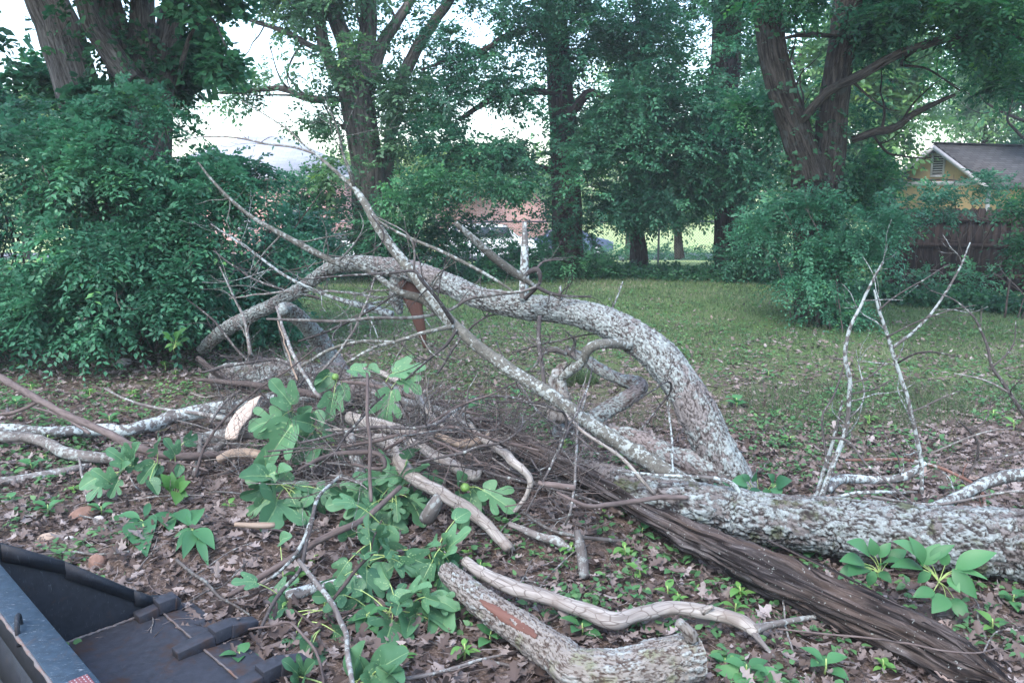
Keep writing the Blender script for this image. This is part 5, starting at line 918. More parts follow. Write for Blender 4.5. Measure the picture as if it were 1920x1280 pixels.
for i, (px, py, k) in enumerate(spots):
    p = Hh(px, py+6, 0); s = g5.uniform(.8, 1.35)*(1.25 if py < 900 else 1)
    if i < 3: r = protos[i]; r.location = tuple(p); r.rotation_euler = (0, 0, g5.uniform(0, 6)); r.scale = (s, s, s)
    else: r = dup(protos[k], tuple(p), g5.uniform(0, 6.28), s)
    r['label'] = '%s seedling near %s' % (['light green', 'bright many leaved', 'dull broad leaved'][k], near(p))
pixleaf_plant('broad_leaf_weed', 'broad pointed leaves of a weed cut by the bottom edge', 'weed plant', 3.05, (1408, 1275), [(1405, 1272, 1336, 1252, .22), (1410, 1270, 1420, 1245, .25), (1412, 1272, 1470, 1262, .24), (1408, 1276, 1380, 1300, .25)], M['poke'], shade=.8)
# stones and clods
def rock(name, label, cat, px, py, wpx, hpx, mat, seed, emb=.3, group=None):
    c = Hh(px, py+hpx*.4, 0); R_ = rpx(wpx, c); n, m = 28, 18; u = np.linspace(0, 2*math.pi, n, endpoint=False); v = np.linspace(0, math.pi, m)
    U, Vv = np.meshgrid(u, v); P = np.stack([np.sin(Vv)*np.cos(U), np.sin(Vv)*np.sin(U), np.cos(Vv)], -1).reshape(-1, 3)
    d = 1+.25*fbm(P*1.3+seed*5, 3, seed)+.12*(worley(P*2+seed, 3)[0]-.4)+.03*fbm(P*8, 2, 1); P = P*d[:, None]*np.array([R_, R_*.8, R_*hpx/wpx*1.1]); i, j = np.meshgrid(np.arange(m-1), np.arange(n), indexing='ij')
    F = np.stack([i*n+j, (i+1)*n+j, (i+1)*n+(j+1) % n, i*n+(j+1) % n], -1).reshape(-1, 4); P = rot(P, 0, 0, seed)+c+np.array([0, 0, R_*hpx/wpx*(.6-emb)]); tag(mk(name, P, F, mat), label, cat, group)
rock('stone', 'pale rough stone at the foot of the left shrubs', 'stone', 232, 676, 30, 18, M['stone'], 1)
rock('stone', 'small pale disc like stone just below the rough stone', 'stone', 227, 694, 13, 9, M['stone'], 2)
rock('stone', 'small whitish stone on the soil above the bucket', 'stone', 131, 1010, 22, 18, M['stone'], 3)
rock('soil_clod', 'large brown clod of clay left of the lance leaved sprig', 'clod', 160, 958, 50, 30, M['clod'], 4)
rock('soil_clod', 'pinkish oblong clod lying against the large brown one', 'clod', 186, 972, 24, 18, M['stone'], 5)
rock('soil_clod', 'dark clod of soil with a hole by the small whitish stone', 'clod', 80, 1022, 34, 18, M['clod'], 6)
rock('wood_chip', 'flat pale wood chip beside the dark clod', 'wood chip', 92, 1002, 40, 12, M['tan'], 7, .4)
rock('soil_clod', 'brown clod half buried right of the small whitish stone', 'clod', 185, 1045, 44, 26, M['clod'], 8)
# ------------------------------------------------------------------ loader bucket, lower left
A0 = np.array([-1.632, 3.451, .05]); bu = np.array([.712, -.702, 0]); bu /= np.linalg.norm(bu); bv = np.array([bu[1], -bu[0], 0]); bz = np.array([0, 0, 1.0])
def B_(u, v, z): return A0 + u*bu + v*bv + z*bz
def on_side(px, py, u0=0.0):   # (v, z) where a photo ray meets the side plate plane
    d = ray(px, py); o = np.array([0, 0, EYE]); t = ((A0+u0*bu-o)@bu)/(d@bu); p = o+d*t-A0; return float(p@bv), float(p[2])
bk = empty('loader_bucket', tuple(B_(.5, .4, -.04)), 'dark steel loader bucket with worn teeth at the lower left corner', 'loader bucket')
WID = 1.75
def prism(mb, prof, u0, u1, mi=0):
    """profile in (v,z) pushed along u"""
    n = len(prof); V = np.array([B_(u0, a, b) for a, b in prof]+[B_(u1, a, b) for a, b in prof]); i = np.arange(n); j = (i+1) % n
    mb.add(V, [np.stack([i, j, j+n, i+n], 1), i[None, ::-1], (i+n)[None]], mi=mi)
def obox(mb, c, d, up=None, side=None, L=1, W_=1, T=1, taper=1.0, mi=0):
    """box from point c along d with taper"""
    d = nrm(np.array(d, float)); up = nrm(np.array(up, float)); s = np.cross(d, up); up = np.cross(s, d); V = []
    for l, k in ((0, 1), (L, taper)):
        for a, b in ((-1, -1), (1, -1), (1, 1), (-1, 1)): V.append(np.array(c)+d*l+s*a*W_/2*(.5+.5*k)+up*b*T/2*k)
    mb.add(np.array(V), [np.array([[0, 1, 5, 4], [1, 2, 6, 5], [2, 3, 7, 6], [3, 0, 4, 7], [3, 2, 1, 0], [4, 5, 6, 7]])], mi=mi)
s0 = on_side(0, 1018); s1 = on_side(120, 1052); s2 = on_side(250, 1106); s3 = on_side(285, 1118); s4 = on_side(306, 1119)
ext = (s0[0]+.35, s0[1]+.06)
top = [ext, s0, s1, s2, s3, (s4[0]-.02, s4[1])]
prof = [(-.03, -.02)]+[(.85, -.02)]+top
def bevel(o, w=.004, s=2):
    m = o.modifiers.new('bevel', 'BEVEL'); m.width = w; m.segments = s; m.limit_method = 'ANGLE'; return o
for u0 in (-.022, WID):
    mb = MB(); prism(mb, prof, u0, u0+.02); bevel(mb.build('side_plate', M['bucket'], bk), .003)
# raised band along the side plate's top edge
band = top+[(a, b-.075) for a, b in top[::-1]]; mb = MB(); n = len(top)
for i in range(n-1): prism(mb, [top[i], top[i+1], (top[i+1][0], top[i+1][1]-.055), (top[i][0], top[i][1]-.075)] if i < n-2 else [top[i], top[i+1], (top[i+1][0], -.0), (top[i][0], top[i][1]-.075)], -.0015, .009)
mb.build('side_band', M['bucket'], bk)
# floor plate, cutting edge, shell
mb = MB(); prism(mb, [(.0, -.02), (.0, .0), (.62, .0), (.62, -.02)], .002, WID-.002); bevel(mb.build('floor_plate', M['bucket_floor'], bk), .002)
mb = MB(); prism(mb, [(-.13, -.028), (.02, -.045), (.02, -.021), (-.13, -.012)], .002, WID-.002); prism(mb, [(-.13, -.010), (.015, .006), (.015, -.018), (-.13, -.011)], .004, WID-.004); bevel(mb.build('cutting_edge', M['bucket_floor'], bk), .002)
cv = [(.62, -.02), (.70, .0), (.755, .05), (.775, .13), (.765, .25), (.74, .38), (.71, .47)]; cin = [(a-.018*(1 if i else 0), b+(.018 if i < 2 else .004)) for i, (a, b) in enumerate(cv)]
mb = MB()
for i in range(len(cv)-1): prism(mb, [cv[i], cv[i+1], cin[i+1], cin[i]], 0, WID)
mb.build('back_shell', M['bucket'], bk)
# welds
mb = MB(); g = np.random.default_rng(3)
def bead(a, b, r=.006):
    n = 60; P = np.linspace(a, b, n)+g.normal(0, .001, (n, 3)); V, F, A = tube(P, r*(1+.25*np.sin(np.arange(n)*1.9)), .01, 7); mb.add(V, F, A)
bead(B_(.004, -.01, .004), B_(.004, .62, .004)); bead(B_(0, .02, .006), B_(WID, .02, .006), .005)
mb.build('weld_seam', M['weld'], bk, smooth=True)
# top bar
bz0 = .55; q = W(0, 1055, 1.0); d = ray(0, 1055); t = (EYE-.05-bz0)/-d[2]; pbar = np.array([0, 0, EYE])+d*t; vb = float((pbar-A0)@bv)
mb = MB(); prism(mb, [(vb, bz0-.07), (vb, bz0), (vb+.095, bz0), (vb+.095, bz0-.018), (vb+.018, bz0-.03), (vb+.018, bz0-.07)], -.02, WID+.02); bevel(mb.build('top_bar', M['bucket_bar'], bk), .004)
mb = MB(); prism(mb, [(vb+.012, bz0-.06), (vb+.012, bz0-.03), (vb+.10, bz0-.35), (.77, .10), (.755, .10), (vb+.08, bz0-.35)], 0, WID); mb.build('rear_plate', M['bucket'], bk)
# ragged lip of weld on the bar
mb = MB(); bead(B_(-.02, vb+.097, bz0-.008), B_(WID, vb+.097, bz0-.008), .006); mb.build('weld_seam', M['weld'], bk, smooth=True)
def bar_u(px, py, z):
    d = ray(px, py); t = (EYE-.05-z)/-d[2]; p = np.array([0, 0, EYE])+d*t-A0; return float(p@bu), float(p@bv)
hu, hv = bar_u(36, 1178, bz0)
th = np.linspace(0, math.pi, 14); P = np.array([B_(hu+.0+.030*math.cos(a), hv+.012*math.cos(a), bz0-.012+.055*math.sin(a)**.8) for a in th]); P = np.vstack([P[0]-[0, 0, .03], P, P[-1]-[0, 0, .03]])
V, F, A = tube(P, np.full(len(P), .0075), .008, 12); mk('lifting_eye', V, F, M['bucket'], bk, A, True)
su, sv_ = bar_u(172, 1268, bz0); V = np.array([B_(su-.02+a*.09, vb+.015+b*.05, bz0+.0025) for a in (0, 1) for b in (0, 1)]); mk('warning_sticker', V, np.array([[0, 1, 3, 2]]), M['sticker'], bk, {'tube': np.array([[0, 0, 0], [0, .05, 0], [.09, 0, 0], [.09, .05, 0]])})
# teeth
def tooth(u, tl=.13, sl=.16):
    t = empty('tooth', tuple(B_(u, -.05, 0)), None, None); t.parent = bk; t.location = tuple(B_(u, -.05, 0)-np.array(bk.location))
    f = -bv; mb = MB(); obox(mb, B_(u, .13, .012), f*1+bz*.05, bz, L=sl, W_=.066, T=.045, taper=1.3); obox(mb, B_(u, .13-sl, .036), f*1+bz*.02, bz, L=.09, W_=.074, T=.060, taper=1.0)
    bevel(mb.build('shank', M['bucket_floor'], t), .004)
    mb = MB(); obox(mb, B_(u, .055-sl, .036), f-bz*.12, bz, L=tl, W_=.088, T=.066, taper=.40); bevel(mb.build('tip', M['bucket_floor'], t), .006)
    mb = MB(); obox(mb, B_(u, .005-sl, .064), bz, f, L=.003, W_=.016, T=.016); mb.build('pin', M['weld'], t); return t
tu, tv = bar_u(372, 1215, 0.0)
for k in range(5): tooth(.03+k*(tu-.03) if k else .03, .13 if k else .03, .16 if k else .09)
print('tooth u', tu, 'bar v', vb)
# ------------------------------------------------------------------ trees, shrubs, fences, houses, cars
def LB(px, py, Y, rx, rz, ry=None, w=1.0):
    c = W(px, py, Y); k = Y/FPX; return (c, (rx*k, (ry if ry is not None else rx)*k, rz*k), w)
def shrub(name, label, lobes, n, mat, base, L=.28, nl=9, leaf=.06, seed=0, gap=.35, stems=6, cat='shrub', group=None, gs=.5, **k):
    r = empty(name, tuple(base), label, cat, group)
    V, F, A = foliage(lobes, n, L, nl, leaf, seed, gap, gs, **k); mk('foliage', V, F, mat, r, A)
    mb = MB(); g = np.random.default_rng(seed+9); b = np.array(base)
    for i in range(stems):
        l = lobes[g.integers(len(lobes))]; tip = l[0]+g.normal(0, .85, 3)*l[1]; s0_ = b+np.array([g.normal(0, .25), g.normal(0, .2), 0]); mid = (s0_+tip)/2+np.array([0, 0, .25])+g.normal(0, .12, 3)
        P = np.array([s0_, mid, tip]); r0 = g.uniform(.008, .02); rs = np.array([r0, r0*.7, r0*.25]); V, F, A = tube(P, rs, .12, 6, wob=.02, seed=i); mb.add(V, F, A); twigs(mb, P, rs, 4, .6, seed+i, 0, 4)
    mb.build('stem', M['brown'], r, smooth=True); return r
def tree(name, label, stems, lobes, n, lmat, tmat, base, seed=0, L=.35, nl=9, leaf=.08, gap=.4, gs=.8, ivy=None, cat='tree', group=None, extra=(), tw=0, tl=1.2, hair=0, **k):
    """stems: list of (list of (px,py,Y,w)) ; ivy: list of (stem index, t0, t1, count, spread)"""
    r = empty(name, tuple(base), label, cat, group); mb = MB(); Ps = []
    for i, s in enumerate(stems):
        P, rr = yp(s); Ps.append((P, rr)); w0 = rr.max(); V, F, A = tube(P, rr, max(.04, w0*.25), 28 if w0 > .1 else 10, wob=w0*.12, rough=.16, seed=i+seed); mb.add(V, F, A)
        if tw and (rr.max() < .22 or i > 0): twigs(mb, P, rr, tw, tl, seed+i, 1, 4, .3)
    mb.build('trunk', tmat, r, smooth=True)
    if n: V, F, A = foliage(lobes, n, L, nl, leaf, seed, gap, gs, **k); mk('crown', V, F, lmat, r, A)
    if ivy:
        mb = MB(); g = np.random.default_rng(seed+2)
        for si, t0, t1, cnt, spr in ivy:
            P, rr = Ps[si]; Q, q = resample(P, rr, .05); i = (g.uniform(t0, t1, cnt)*(len(Q)-1)).astype(int); a = nrm(g.normal(0, 1, (cnt, 3))*np.array([1, 1, .25])); p = Q[i]+a*(q[i]*g.uniform(.95, 1.1+spr, cnt)+g.random(cnt)*spr*.12)[:, None]
            V, F, A = sprays(p, a+np.array([0, 0, -.3])+g.normal(0, .4, (cnt, 3)), .11, 4, .065, seed+si, 1.5, .5, LEAF, False); mb.add(V, F, A)
        mb.build('ivy', M['ivy'], r)
    return r
G_ = lambda px, py: Hh(px, py, 0)
# left multi-stemmed tree, wrapped in vines
tree('maple_tree', 'large multi stemmed maple at the left, wrapped in vines', [
  [(205, 655, 10.6, 70), (190, 520, 10.6, 66), (175, 380, 10.6, 66), (160, 240, 10.6, 74), (140, 150, 10.6, 80), (112, 60, 10.7, 78), (82, -20, 10.8, 74), (30, -260, 11, 60)],
  [(285, 660, 10.9, 120), (275, 500, 10.9, 112), (268, 330, 10.9, 108), (266, 215, 10.9, 110), (270, 150, 10.9, 105)],
  [(248, 200, 10.8, 60), (226, 110, 10.7, 50), (208, 0, 10.7, 44), (190, -200, 10.6, 50)],
  [(268, 190, 10.8, 56), (268, 90, 10.8, 50), (268, -20, 10.8, 44), (290, -220, 10.8, 46)],
  [(288, 200, 10.9, 60), (306, 110, 11, 50), (328, 10, 11.1, 46), (352, -120, 11.2, 48)],
  [(245, 150, 10.5, 50), (180, 60, 10.3, 40), (150, -40, 10, 34)],
  [(330, 160, 11, 10), (360, 60, 10.4, 8), (395, 35, 10.2, 6), (425, 90, 10.2, 3)]],
  [LB(190, 90, 10.3, 26, 90, 30, 2.2), LB(175, 190, 10.3, 34, 40, 30, 1.6), LB(35, 80, 10, 75, 70, 60, .6), LB(75, 160, 11.6, 40, 70, 60, .5), LB(10, 130, 10, 35, 40, 40), LB(10, 15, 10, 60, 60), LB(180, -110, 10, 130, 60, 90, .7), LB(380, -30, 10.2, 80, 60, 70, .6), LB(390, 25, 10.4, 55, 45, 60, .6), LB(400, 105, 10.4, 32, 46, 32), LB(350, 85, 11.2, 50, 60, 50), LB(425, 120, 10.4, 22, 24, 22), LB(15, 200, 10.5, 25, 25), LB(320, 165, 11.4, 35, 50, 40),
   LB(-200, -260, 9, 260, 110, 300, .3), LB(250, -380, 8.5, 330, 110, 330, .25)], 5200, M['maple'], M['trunk_grey'], G_(245, 655), 3, L=.22, nl=7, leaf=.095, gap=.45, gs=.5, pinnate=False, tmpl=LEAF, wid=1.5,
  ivy=[(0, .38, .55, 160, 1.2), (0, .12, .4, 120, 1.0), (1, .3, 1, 480, .9), (2, 0, .8, 460, 1.0), (3, 0, .4, 90, .6), (4, .0, .35, 50, .5), (5, 0, 1, 240, 1.5)])
# tall tree in the centre left
tree('ash_tree', 'tall many stemmed tree with airy pale foliage behind the arch crest', [
  [(700, 505, 18.5, 70), (695, 400, 18.5, 66), (686, 310, 18.5, 58), (674, 220, 18.5, 64), (666, 160, 18.5, 64), (664, 110, 18.5, 50)],
  [(660, 180, 18.5, 40), (635, 150, 18.3, 28), (615, 105, 18.2, 24), (600, 50, 18, 22), (585, -30, 18, 18)],
  [(655, 150, 18.5, 36), (648, 90, 18.5, 34), (628, 30, 18.5, 30), (612, -40, 18.5, 26)],
  [(672, 150, 18.6, 38), (688, 80, 18.6, 34), (690, 10, 18.6, 30), (692, -60, 18.6, 26)],
  [(680, 190, 18.6, 34), (706, 110, 18.7, 26), (735, 55, 18.8, 22), (765, 10, 19, 18), (790, -40, 19, 14)],
  [(715, 420, 18.8, 28), (728, 300, 18.8, 24), (738, 215, 18.8, 22), (752, 150, 18.9, 24), (790, 80, 19, 22), (835, 10, 19, 18), (880, -50, 19, 14)],
  [(640, 186, 18.3, 12), (600, 188, 18.2, 15), (560, 180, 18, 13), (530, 165, 18, 11), (460, 172, 17.8, 9), (400, 175, 17.7, 4)],
  [(618, 100, 18.2, 12), (580, 85, 18, 11), (540, 62, 18, 10), (500, 48, 18, 9), (440, 28, 18, 6)],
  [(680, 262, 18.5, 12), (660, 250, 18.3, 9), (640, 235, 18.2, 7)]],
  [LB(560, 30, 18, 60, 40, 60, .6), LB(640, 330, 17.6, 50, 40, 40, .8), LB(640, 100, 17.6, 50, 50, 40, .4), LB(480, 150, 17.8, 60, 26, 50, .6), LB(540, 135, 18, 50, 36, 60, .6), LB(600, 130, 18, 50, 50, 60, .5), LB(575, 215, 18, 60, 36, 60, .5), LB(650, 230, 18, 45, 40, 60, .4), LB(730, 60, 19.5, 50, 60, 40, .4), LB(715, 190, 19.5, 50, 60, 40, .4), LB(780, 60, 18.5, 60, 60, 80, .7), LB(770, 170, 18.3, 60, 60, 80, .7), LB(620, -30, 18, 160, 60, 120, .5), LB(440, 185, 17.8, 50, 30, 40, .5), LB(760, 260, 18, 40, 40, 50, .5), LB(520, -30, 18, 90, 50, 80, .4)],
  2500, M['feather'], M['trunk_pale'], G_(700, 505), 5, L=.34, nl=9, leaf=.13, gap=.5, gs=.7, ivy=[(0, .05, .62, 900, 1.8), (0, .6, .95, 220, .5), (5, 0, .5, 250, 1.2)], tw=4, tl=1.5)
# large dark tree in the middle
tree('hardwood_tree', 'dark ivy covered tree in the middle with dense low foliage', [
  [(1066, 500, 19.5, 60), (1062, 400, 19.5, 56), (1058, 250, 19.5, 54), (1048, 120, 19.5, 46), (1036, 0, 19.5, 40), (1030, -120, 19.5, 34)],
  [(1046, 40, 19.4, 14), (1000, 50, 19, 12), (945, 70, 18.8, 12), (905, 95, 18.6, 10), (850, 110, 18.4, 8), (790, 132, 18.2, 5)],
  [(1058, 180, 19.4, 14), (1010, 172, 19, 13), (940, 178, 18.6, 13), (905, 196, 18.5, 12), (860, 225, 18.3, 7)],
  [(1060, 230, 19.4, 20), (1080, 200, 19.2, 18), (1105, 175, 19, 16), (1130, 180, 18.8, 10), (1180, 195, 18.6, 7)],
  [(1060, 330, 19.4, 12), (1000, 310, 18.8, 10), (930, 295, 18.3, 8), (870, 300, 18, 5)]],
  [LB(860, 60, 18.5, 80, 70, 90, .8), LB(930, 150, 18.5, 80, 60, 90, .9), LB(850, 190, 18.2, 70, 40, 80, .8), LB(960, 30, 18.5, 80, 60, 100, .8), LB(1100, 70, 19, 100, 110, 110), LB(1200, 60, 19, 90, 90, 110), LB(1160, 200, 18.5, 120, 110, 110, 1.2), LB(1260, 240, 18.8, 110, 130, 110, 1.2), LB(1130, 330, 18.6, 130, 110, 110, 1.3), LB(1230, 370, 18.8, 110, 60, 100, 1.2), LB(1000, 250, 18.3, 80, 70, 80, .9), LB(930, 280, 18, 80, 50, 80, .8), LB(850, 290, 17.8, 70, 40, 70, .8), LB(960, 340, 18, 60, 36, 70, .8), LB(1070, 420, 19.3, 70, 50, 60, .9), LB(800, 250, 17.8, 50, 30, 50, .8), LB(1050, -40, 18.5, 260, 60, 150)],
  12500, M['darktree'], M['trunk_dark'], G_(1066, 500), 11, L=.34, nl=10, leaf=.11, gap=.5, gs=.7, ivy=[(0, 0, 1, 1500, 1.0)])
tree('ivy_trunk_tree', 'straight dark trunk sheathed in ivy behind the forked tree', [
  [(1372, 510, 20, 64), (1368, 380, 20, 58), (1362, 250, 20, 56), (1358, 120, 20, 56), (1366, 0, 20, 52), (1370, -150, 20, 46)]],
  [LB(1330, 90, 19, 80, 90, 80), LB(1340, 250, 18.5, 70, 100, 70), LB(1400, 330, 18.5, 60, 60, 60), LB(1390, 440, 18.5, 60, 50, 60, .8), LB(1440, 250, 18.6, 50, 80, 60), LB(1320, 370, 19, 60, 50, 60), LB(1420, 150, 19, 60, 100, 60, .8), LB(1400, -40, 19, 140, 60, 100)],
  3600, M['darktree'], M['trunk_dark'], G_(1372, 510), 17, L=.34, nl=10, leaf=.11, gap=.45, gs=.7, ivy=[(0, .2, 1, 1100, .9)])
tree('small_tree', 'short reddish trunk forking low, just in front of the chain link fence', [
  [(1198, 505, 20.5, 38), (1196, 450, 20.5, 28), (1190, 420, 20.5, 24)], [(1192, 432, 20.5, 16), (1172, 405, 20.4, 12), (1160, 370, 20.3, 8)], [(1194, 430, 20.5, 16), (1205, 400, 20.5, 12), (1212, 360, 20.5, 8)]],
  [LB(1180, 390, 20, 60, 36, 50, .8), LB(1250, 390, 20.5, 70, 22, 50, .7)], 700, M['darktree'], M['trunk_brown'], G_(1198, 505), 19, leaf=.1, gap=.3)
tree('street_tree', 'slim grey trunk standing on the bright lawn beyond the fence', [
  [(1274, 484, 27, 19), (1271, 440, 27, 15), (1269, 400, 27, 14), (1267, 300, 27, 12)]], [LB(1280, 370, 28, 130, 40, 120), LB(1190, 390, 29, 60, 30, 60)], 900, M['far'], M['trunk_brown'], G_(1274, 484), 23, leaf=.16, nl=7)
# forked tree at the right
tree('forked_tree', 'big dark V forked tree at the right with rough brown bark', [
  [(1540, 612, 12.6, 88), (1532, 520, 12.6, 82), (1526, 420, 12.6, 78), (1524, 350, 12.6, 80), (1518, 290, 12.6, 66)],
  [(1522, 340, 12.5, 64), (1506, 285, 12.5, 60), (1482, 215, 12.5, 58), (1456, 130, 12.5, 54), (1442, 60, 12.5, 50), (1434, -20, 12.5, 50), (1425, -160, 12.5, 44)],
  [(1542, 360, 12.6, 60), (1556, 280, 12.6, 58), (1562, 200, 12.6, 52), (1574, 110, 12.6, 50), (1592, 0, 12.6, 50), (1606, -150, 12.6, 44)],
  [(1505, 226, 12.3, 16), (1530, 195, 12.1, 17), (1560, 168, 12, 17), (1610, 143, 11.9, 18), (1680, 105, 11.8, 17), (1740, 82, 11.7, 16), (1800, 68, 11.6, 12), (1858, 45, 11.5, 8), (1930, 10, 11.4, 6)],
  [(1598, 262, 12.6, 14), (1640, 248, 12.4, 15), (1680, 238, 12.3, 14), (1720, 210, 12.2, 12), (1790, 178, 12, 6)],
  [(1506, 262, 12.4, 14), (1494, 190, 12.4, 13), (1478, 120, 12.3, 9), (1460, 60, 12.3, 6)],
  [(1590, 72, 12.5, 8), (1530, 66, 12.3, 9), (1478, 70, 12.2, 6), (1462, 78, 12.2, 3)],
  [(1850, 60, 11.6, 6), (1890, 68, 11.5, 6), (1925, 78, 11.5, 4)],
  [(1720, 92, 11.8, 4), (1690, 120, 12, 6), (1740, 130, 12, 4), (1800, 170, 12, 3)]],
  [LB(1700, 10, 12, 120, 60, 90, .8), LB(1850, 30, 11.5, 90, 70, 80, .9), LB(1640, 60, 12.6, 60, 60, 60, .5), LB(1500, -20, 12, 120, 40, 90, .6), LB(1900, 130, 12, 50, 60, 60, .8), LB(1800, 120, 12.8, 60, 50, 60, .4), LB(1600, 180, 13.5, 60, 60, 60, .3), LB(1430, 190, 13.5, 40, 40, 50, .6), LB(1400, 210, 13.2, 60, 24, 40, .6), LB(1750, -300, 9.5, 380, 110, 300, .4)],
  4300, M['right'], M['trunk_brown'], G_(1540, 612), 29, L=.32, nl=11, leaf=.095, gap=.4, gs=.6, tw=3, tl=1.0, ivy=[(0, .4, 1, 260, .8), (1, 0, .7, 200, .7), (2, 0, .4, 110, .5)])
# shrubs on the left
ls = [
 ('tall shrub at the far left edge with layered compound leaves', [LB(20, 330, 9.2, 130, 90, 110), LB(0, 480, 8.9, 150, 110, 110), LB(60, 590, 8.6, 120, 60, 90), LB(10, 240, 9.8, 90, 50, 80, .7)], 2300, (30, 655)),
 ('tall leafy shrub in front of the grey stemmed maple trunk', [LB(170, 330, 9.0, 110, 80, 90), LB(190, 460, 8.7, 110, 100, 90), LB(150, 580, 8.4, 110, 60, 80), LB(190, 250, 9.4, 70, 50, 60), LB(250, 215, 9.6, 60, 46, 40, 1.2), LB(110, 240, 9.6, 60, 46, 40)], 2300, (170, 655)),
 ('rounded shrub covering the base of the vine wrapped trunks', [LB(310, 250, 9.6, 60, 45, 60, .7), LB(300, 300, 9.3, 80, 60, 80), LB(330, 400, 9.1, 110, 90, 90), LB(290, 520, 8.8, 110, 90, 90), LB(250, 610, 8.3, 80, 40, 60)], 2200, (290, 655)),
 ('arching shrub whose sprays reach over towards the arch', [LB(430, 350, 9.6, 80, 60, 80, .8), LB(440, 450, 9.9, 90, 80, 80), LB(400, 545, 10.0, 90, 70, 70), LB(520, 420, 10, 60, 60, 60, .7)], 1900, (410, 640)),
 ('dark low shrub behind the left foot of the arch', [LB(500, 520, 11, 70, 70, 70), LB(560, 460, 11.8, 60, 60, 60, .8), LB(480, 600, 10.4, 60, 30, 50, .7)], 1100, (500, 620)),
]
for i, (lab, lo, n, b) in enumerate(ls): shrub('shrub', lab, lo, int(n*.86), M['bush'], G_(*b), L=.33, nl=13, leaf=.080, seed=40+i, gap=.62, pw=2.6, stems=16, group='leafy shrubs along the left', gs=.45, droop=.5)
shrub('shrub', 'leafy shrub continuing the row just outside the left edge', [LB(-150, 420, 9.5, 160, 130, 120), LB(-120, 580, 9, 130, 70, 100)], 1500, M['bush'], G_(-140, 660), L=.33, nl=11, leaf=.085, seed=47, gap=.5, group='leafy shrubs along the left')
# ground ivy under the shrubs and along the fence
mid = [
 ('vine covered bush on the fence left of the pale tree trunk', [LB(610, 420, 18, 70, 60, 60), LB(560, 370, 18, 60, 50, 50, .6)], 900, 'darktree', (600, 505)),
 ('bright green leafy bush right of the pale tree trunk', [LB(780, 370, 17, 70, 50, 60), LB(830, 345, 17, 60, 36, 60), LB(920, 350, 17, 50, 18, 50), LB(740, 420, 17.5, 60, 50, 60)], 1100, 'bush2', (780, 510)),
 ('dark bush under the arch crest in front of the brick wall', [LB(770, 465, 17.8, 90, 48, 50), LB(700, 460, 17.8, 60, 48, 50), LB(840, 420, 17.8, 34, 50, 40, .8), LB(930, 425, 17.9, 90, 40, 40, .35)], 1400, 'darktree', (760, 515)),
 ('low mixed bush in front of the parked cars', [LB(900, 490, 18.5, 90, 34, 50, 1.), LB(880, 440, 18.2, 60, 34, 40, .25), LB(990, 490, 18.8, 70, 40, 50, .6)], 750, 'bush2', (930, 515)),
 ('low leafy bush at the foot of the dark middle tree', [LB(1050, 495, 18.6, 70, 34, 50), LB(1120, 505, 19, 50, 24, 50)], 520, 'bush2', (1080, 520)),
 ('deep green bush left of the forked tree shrub', [LB(1400, 480, 18, 70, 50, 60), LB(1450, 440, 17.5, 60, 60, 60)], 850, 'darktree', (1420, 525)),
]
for i, (lab, lo, n, m, b) in enumerate(mid): shrub('bush', lab, lo, n, M[m], G_(*b), L=.3, nl=9, leaf=.10, seed=60+i, gap=.35, stems=5, group='bushes along the chain link fence')
shrub('feathery_shrub', 'feathery shrub growing round the foot of the forked tree', [LB(1500, 405, 12.2, 80, 42, 70), LB(1600, 425, 11.8, 95, 50, 80), LB(1530, 500, 11.9, 80, 55, 80), LB(1600, 490, 11.7, 50, 40, 70, .7), LB(1545, 585, 11.8, 58, 36, 55, .9), LB(1430, 432, 12.3, 50, 26, 50, .6)], 2500, M['bush'], G_(1545, 615), L=.36, nl=15, leaf=.062, seed=71, gap=.6, stems=10, gs=.4, droop=.45)
shrub('feathery_shrub', 'lighter feathery shrub in front of the ochre house corner', [LB(1625, 325, 13.5, 42, 42, 60, .8), LB(1680, 390, 13.8, 40, 40, 50, .6)], 500, M['right'], G_(1690, 560), L=.34, nl=11, leaf=.085, seed=72, gap=.5)
shrub('sapling_shrub', 'thin branched sapling in front of the ochre gable wall', [LB(1800, 385, 15, 70, 26, 50, .8), LB(1840, 345, 15, 46, 24, 40, .8), LB(1770, 358, 15, 40, 14, 40, .5), LB(1820, 405, 15, 56, 16, 40, .5)], 430, M['darktree'], G_(1830, 545), L=.26, nl=9, leaf=.08, seed=73, gap=.4, stems=7)
shrub('shrub', 'low dark shrub along the foot of the wooden fence', [LB(1800, 525, 14.6, 70, 30, 50, .6), LB(1710, 530, 14.5, 34, 26, 40, .6)], 200, M['bush2'], G_(1800, 560), L=.3, nl=9, leaf=.08, seed=74, gap=.4)
shrub('shrub', 'shrub cut by the right edge in front of the wooden fence', [LB(1925, 460, 12.5, 36, 60, 40), LB(1930, 390, 12.6, 40, 30, 40, .7)], 420, M['right'], G_(1940, 600), L=.3, nl=9, leaf=.08, seed=75, gap=.35)
def band(name, label, pts, n, mat, hgt, leaf, seed, depth=.8):
    g = np.random.default_rng(seed); P = np.array([Hh(a, b, 0) for a, b in pts]); t = g.random(n)*(len(P)-1); i = t.astype(int); f = (t-i)[:, None]; p = P[i]*(1-f)+P[np.minimum(i+1, len(P)-1)]*f
    p = p+np.stack([g.normal(0, .2, n), g.uniform(-.3, 1, n)*depth, g.random(n)**1.5*hgt], 1); V, F, A = sprays(p, g.normal(0, .6, (n, 3))+np.array([0, -.2, .5]), leaf*1.6, 4, leaf, seed, 1.3, .3, DIAM, False); tag(mk(name, V, F, mat, None, A, local=True), label, kind='stuff')
band('ground_ivy', 'ivy ground cover along the foot of the chain link fence', [(560, 520), (800, 522), (1000, 520), (1200, 522), (1450, 530), (1640, 545)], 8000, M['ivy'], .24, .08, 5, 1.6)
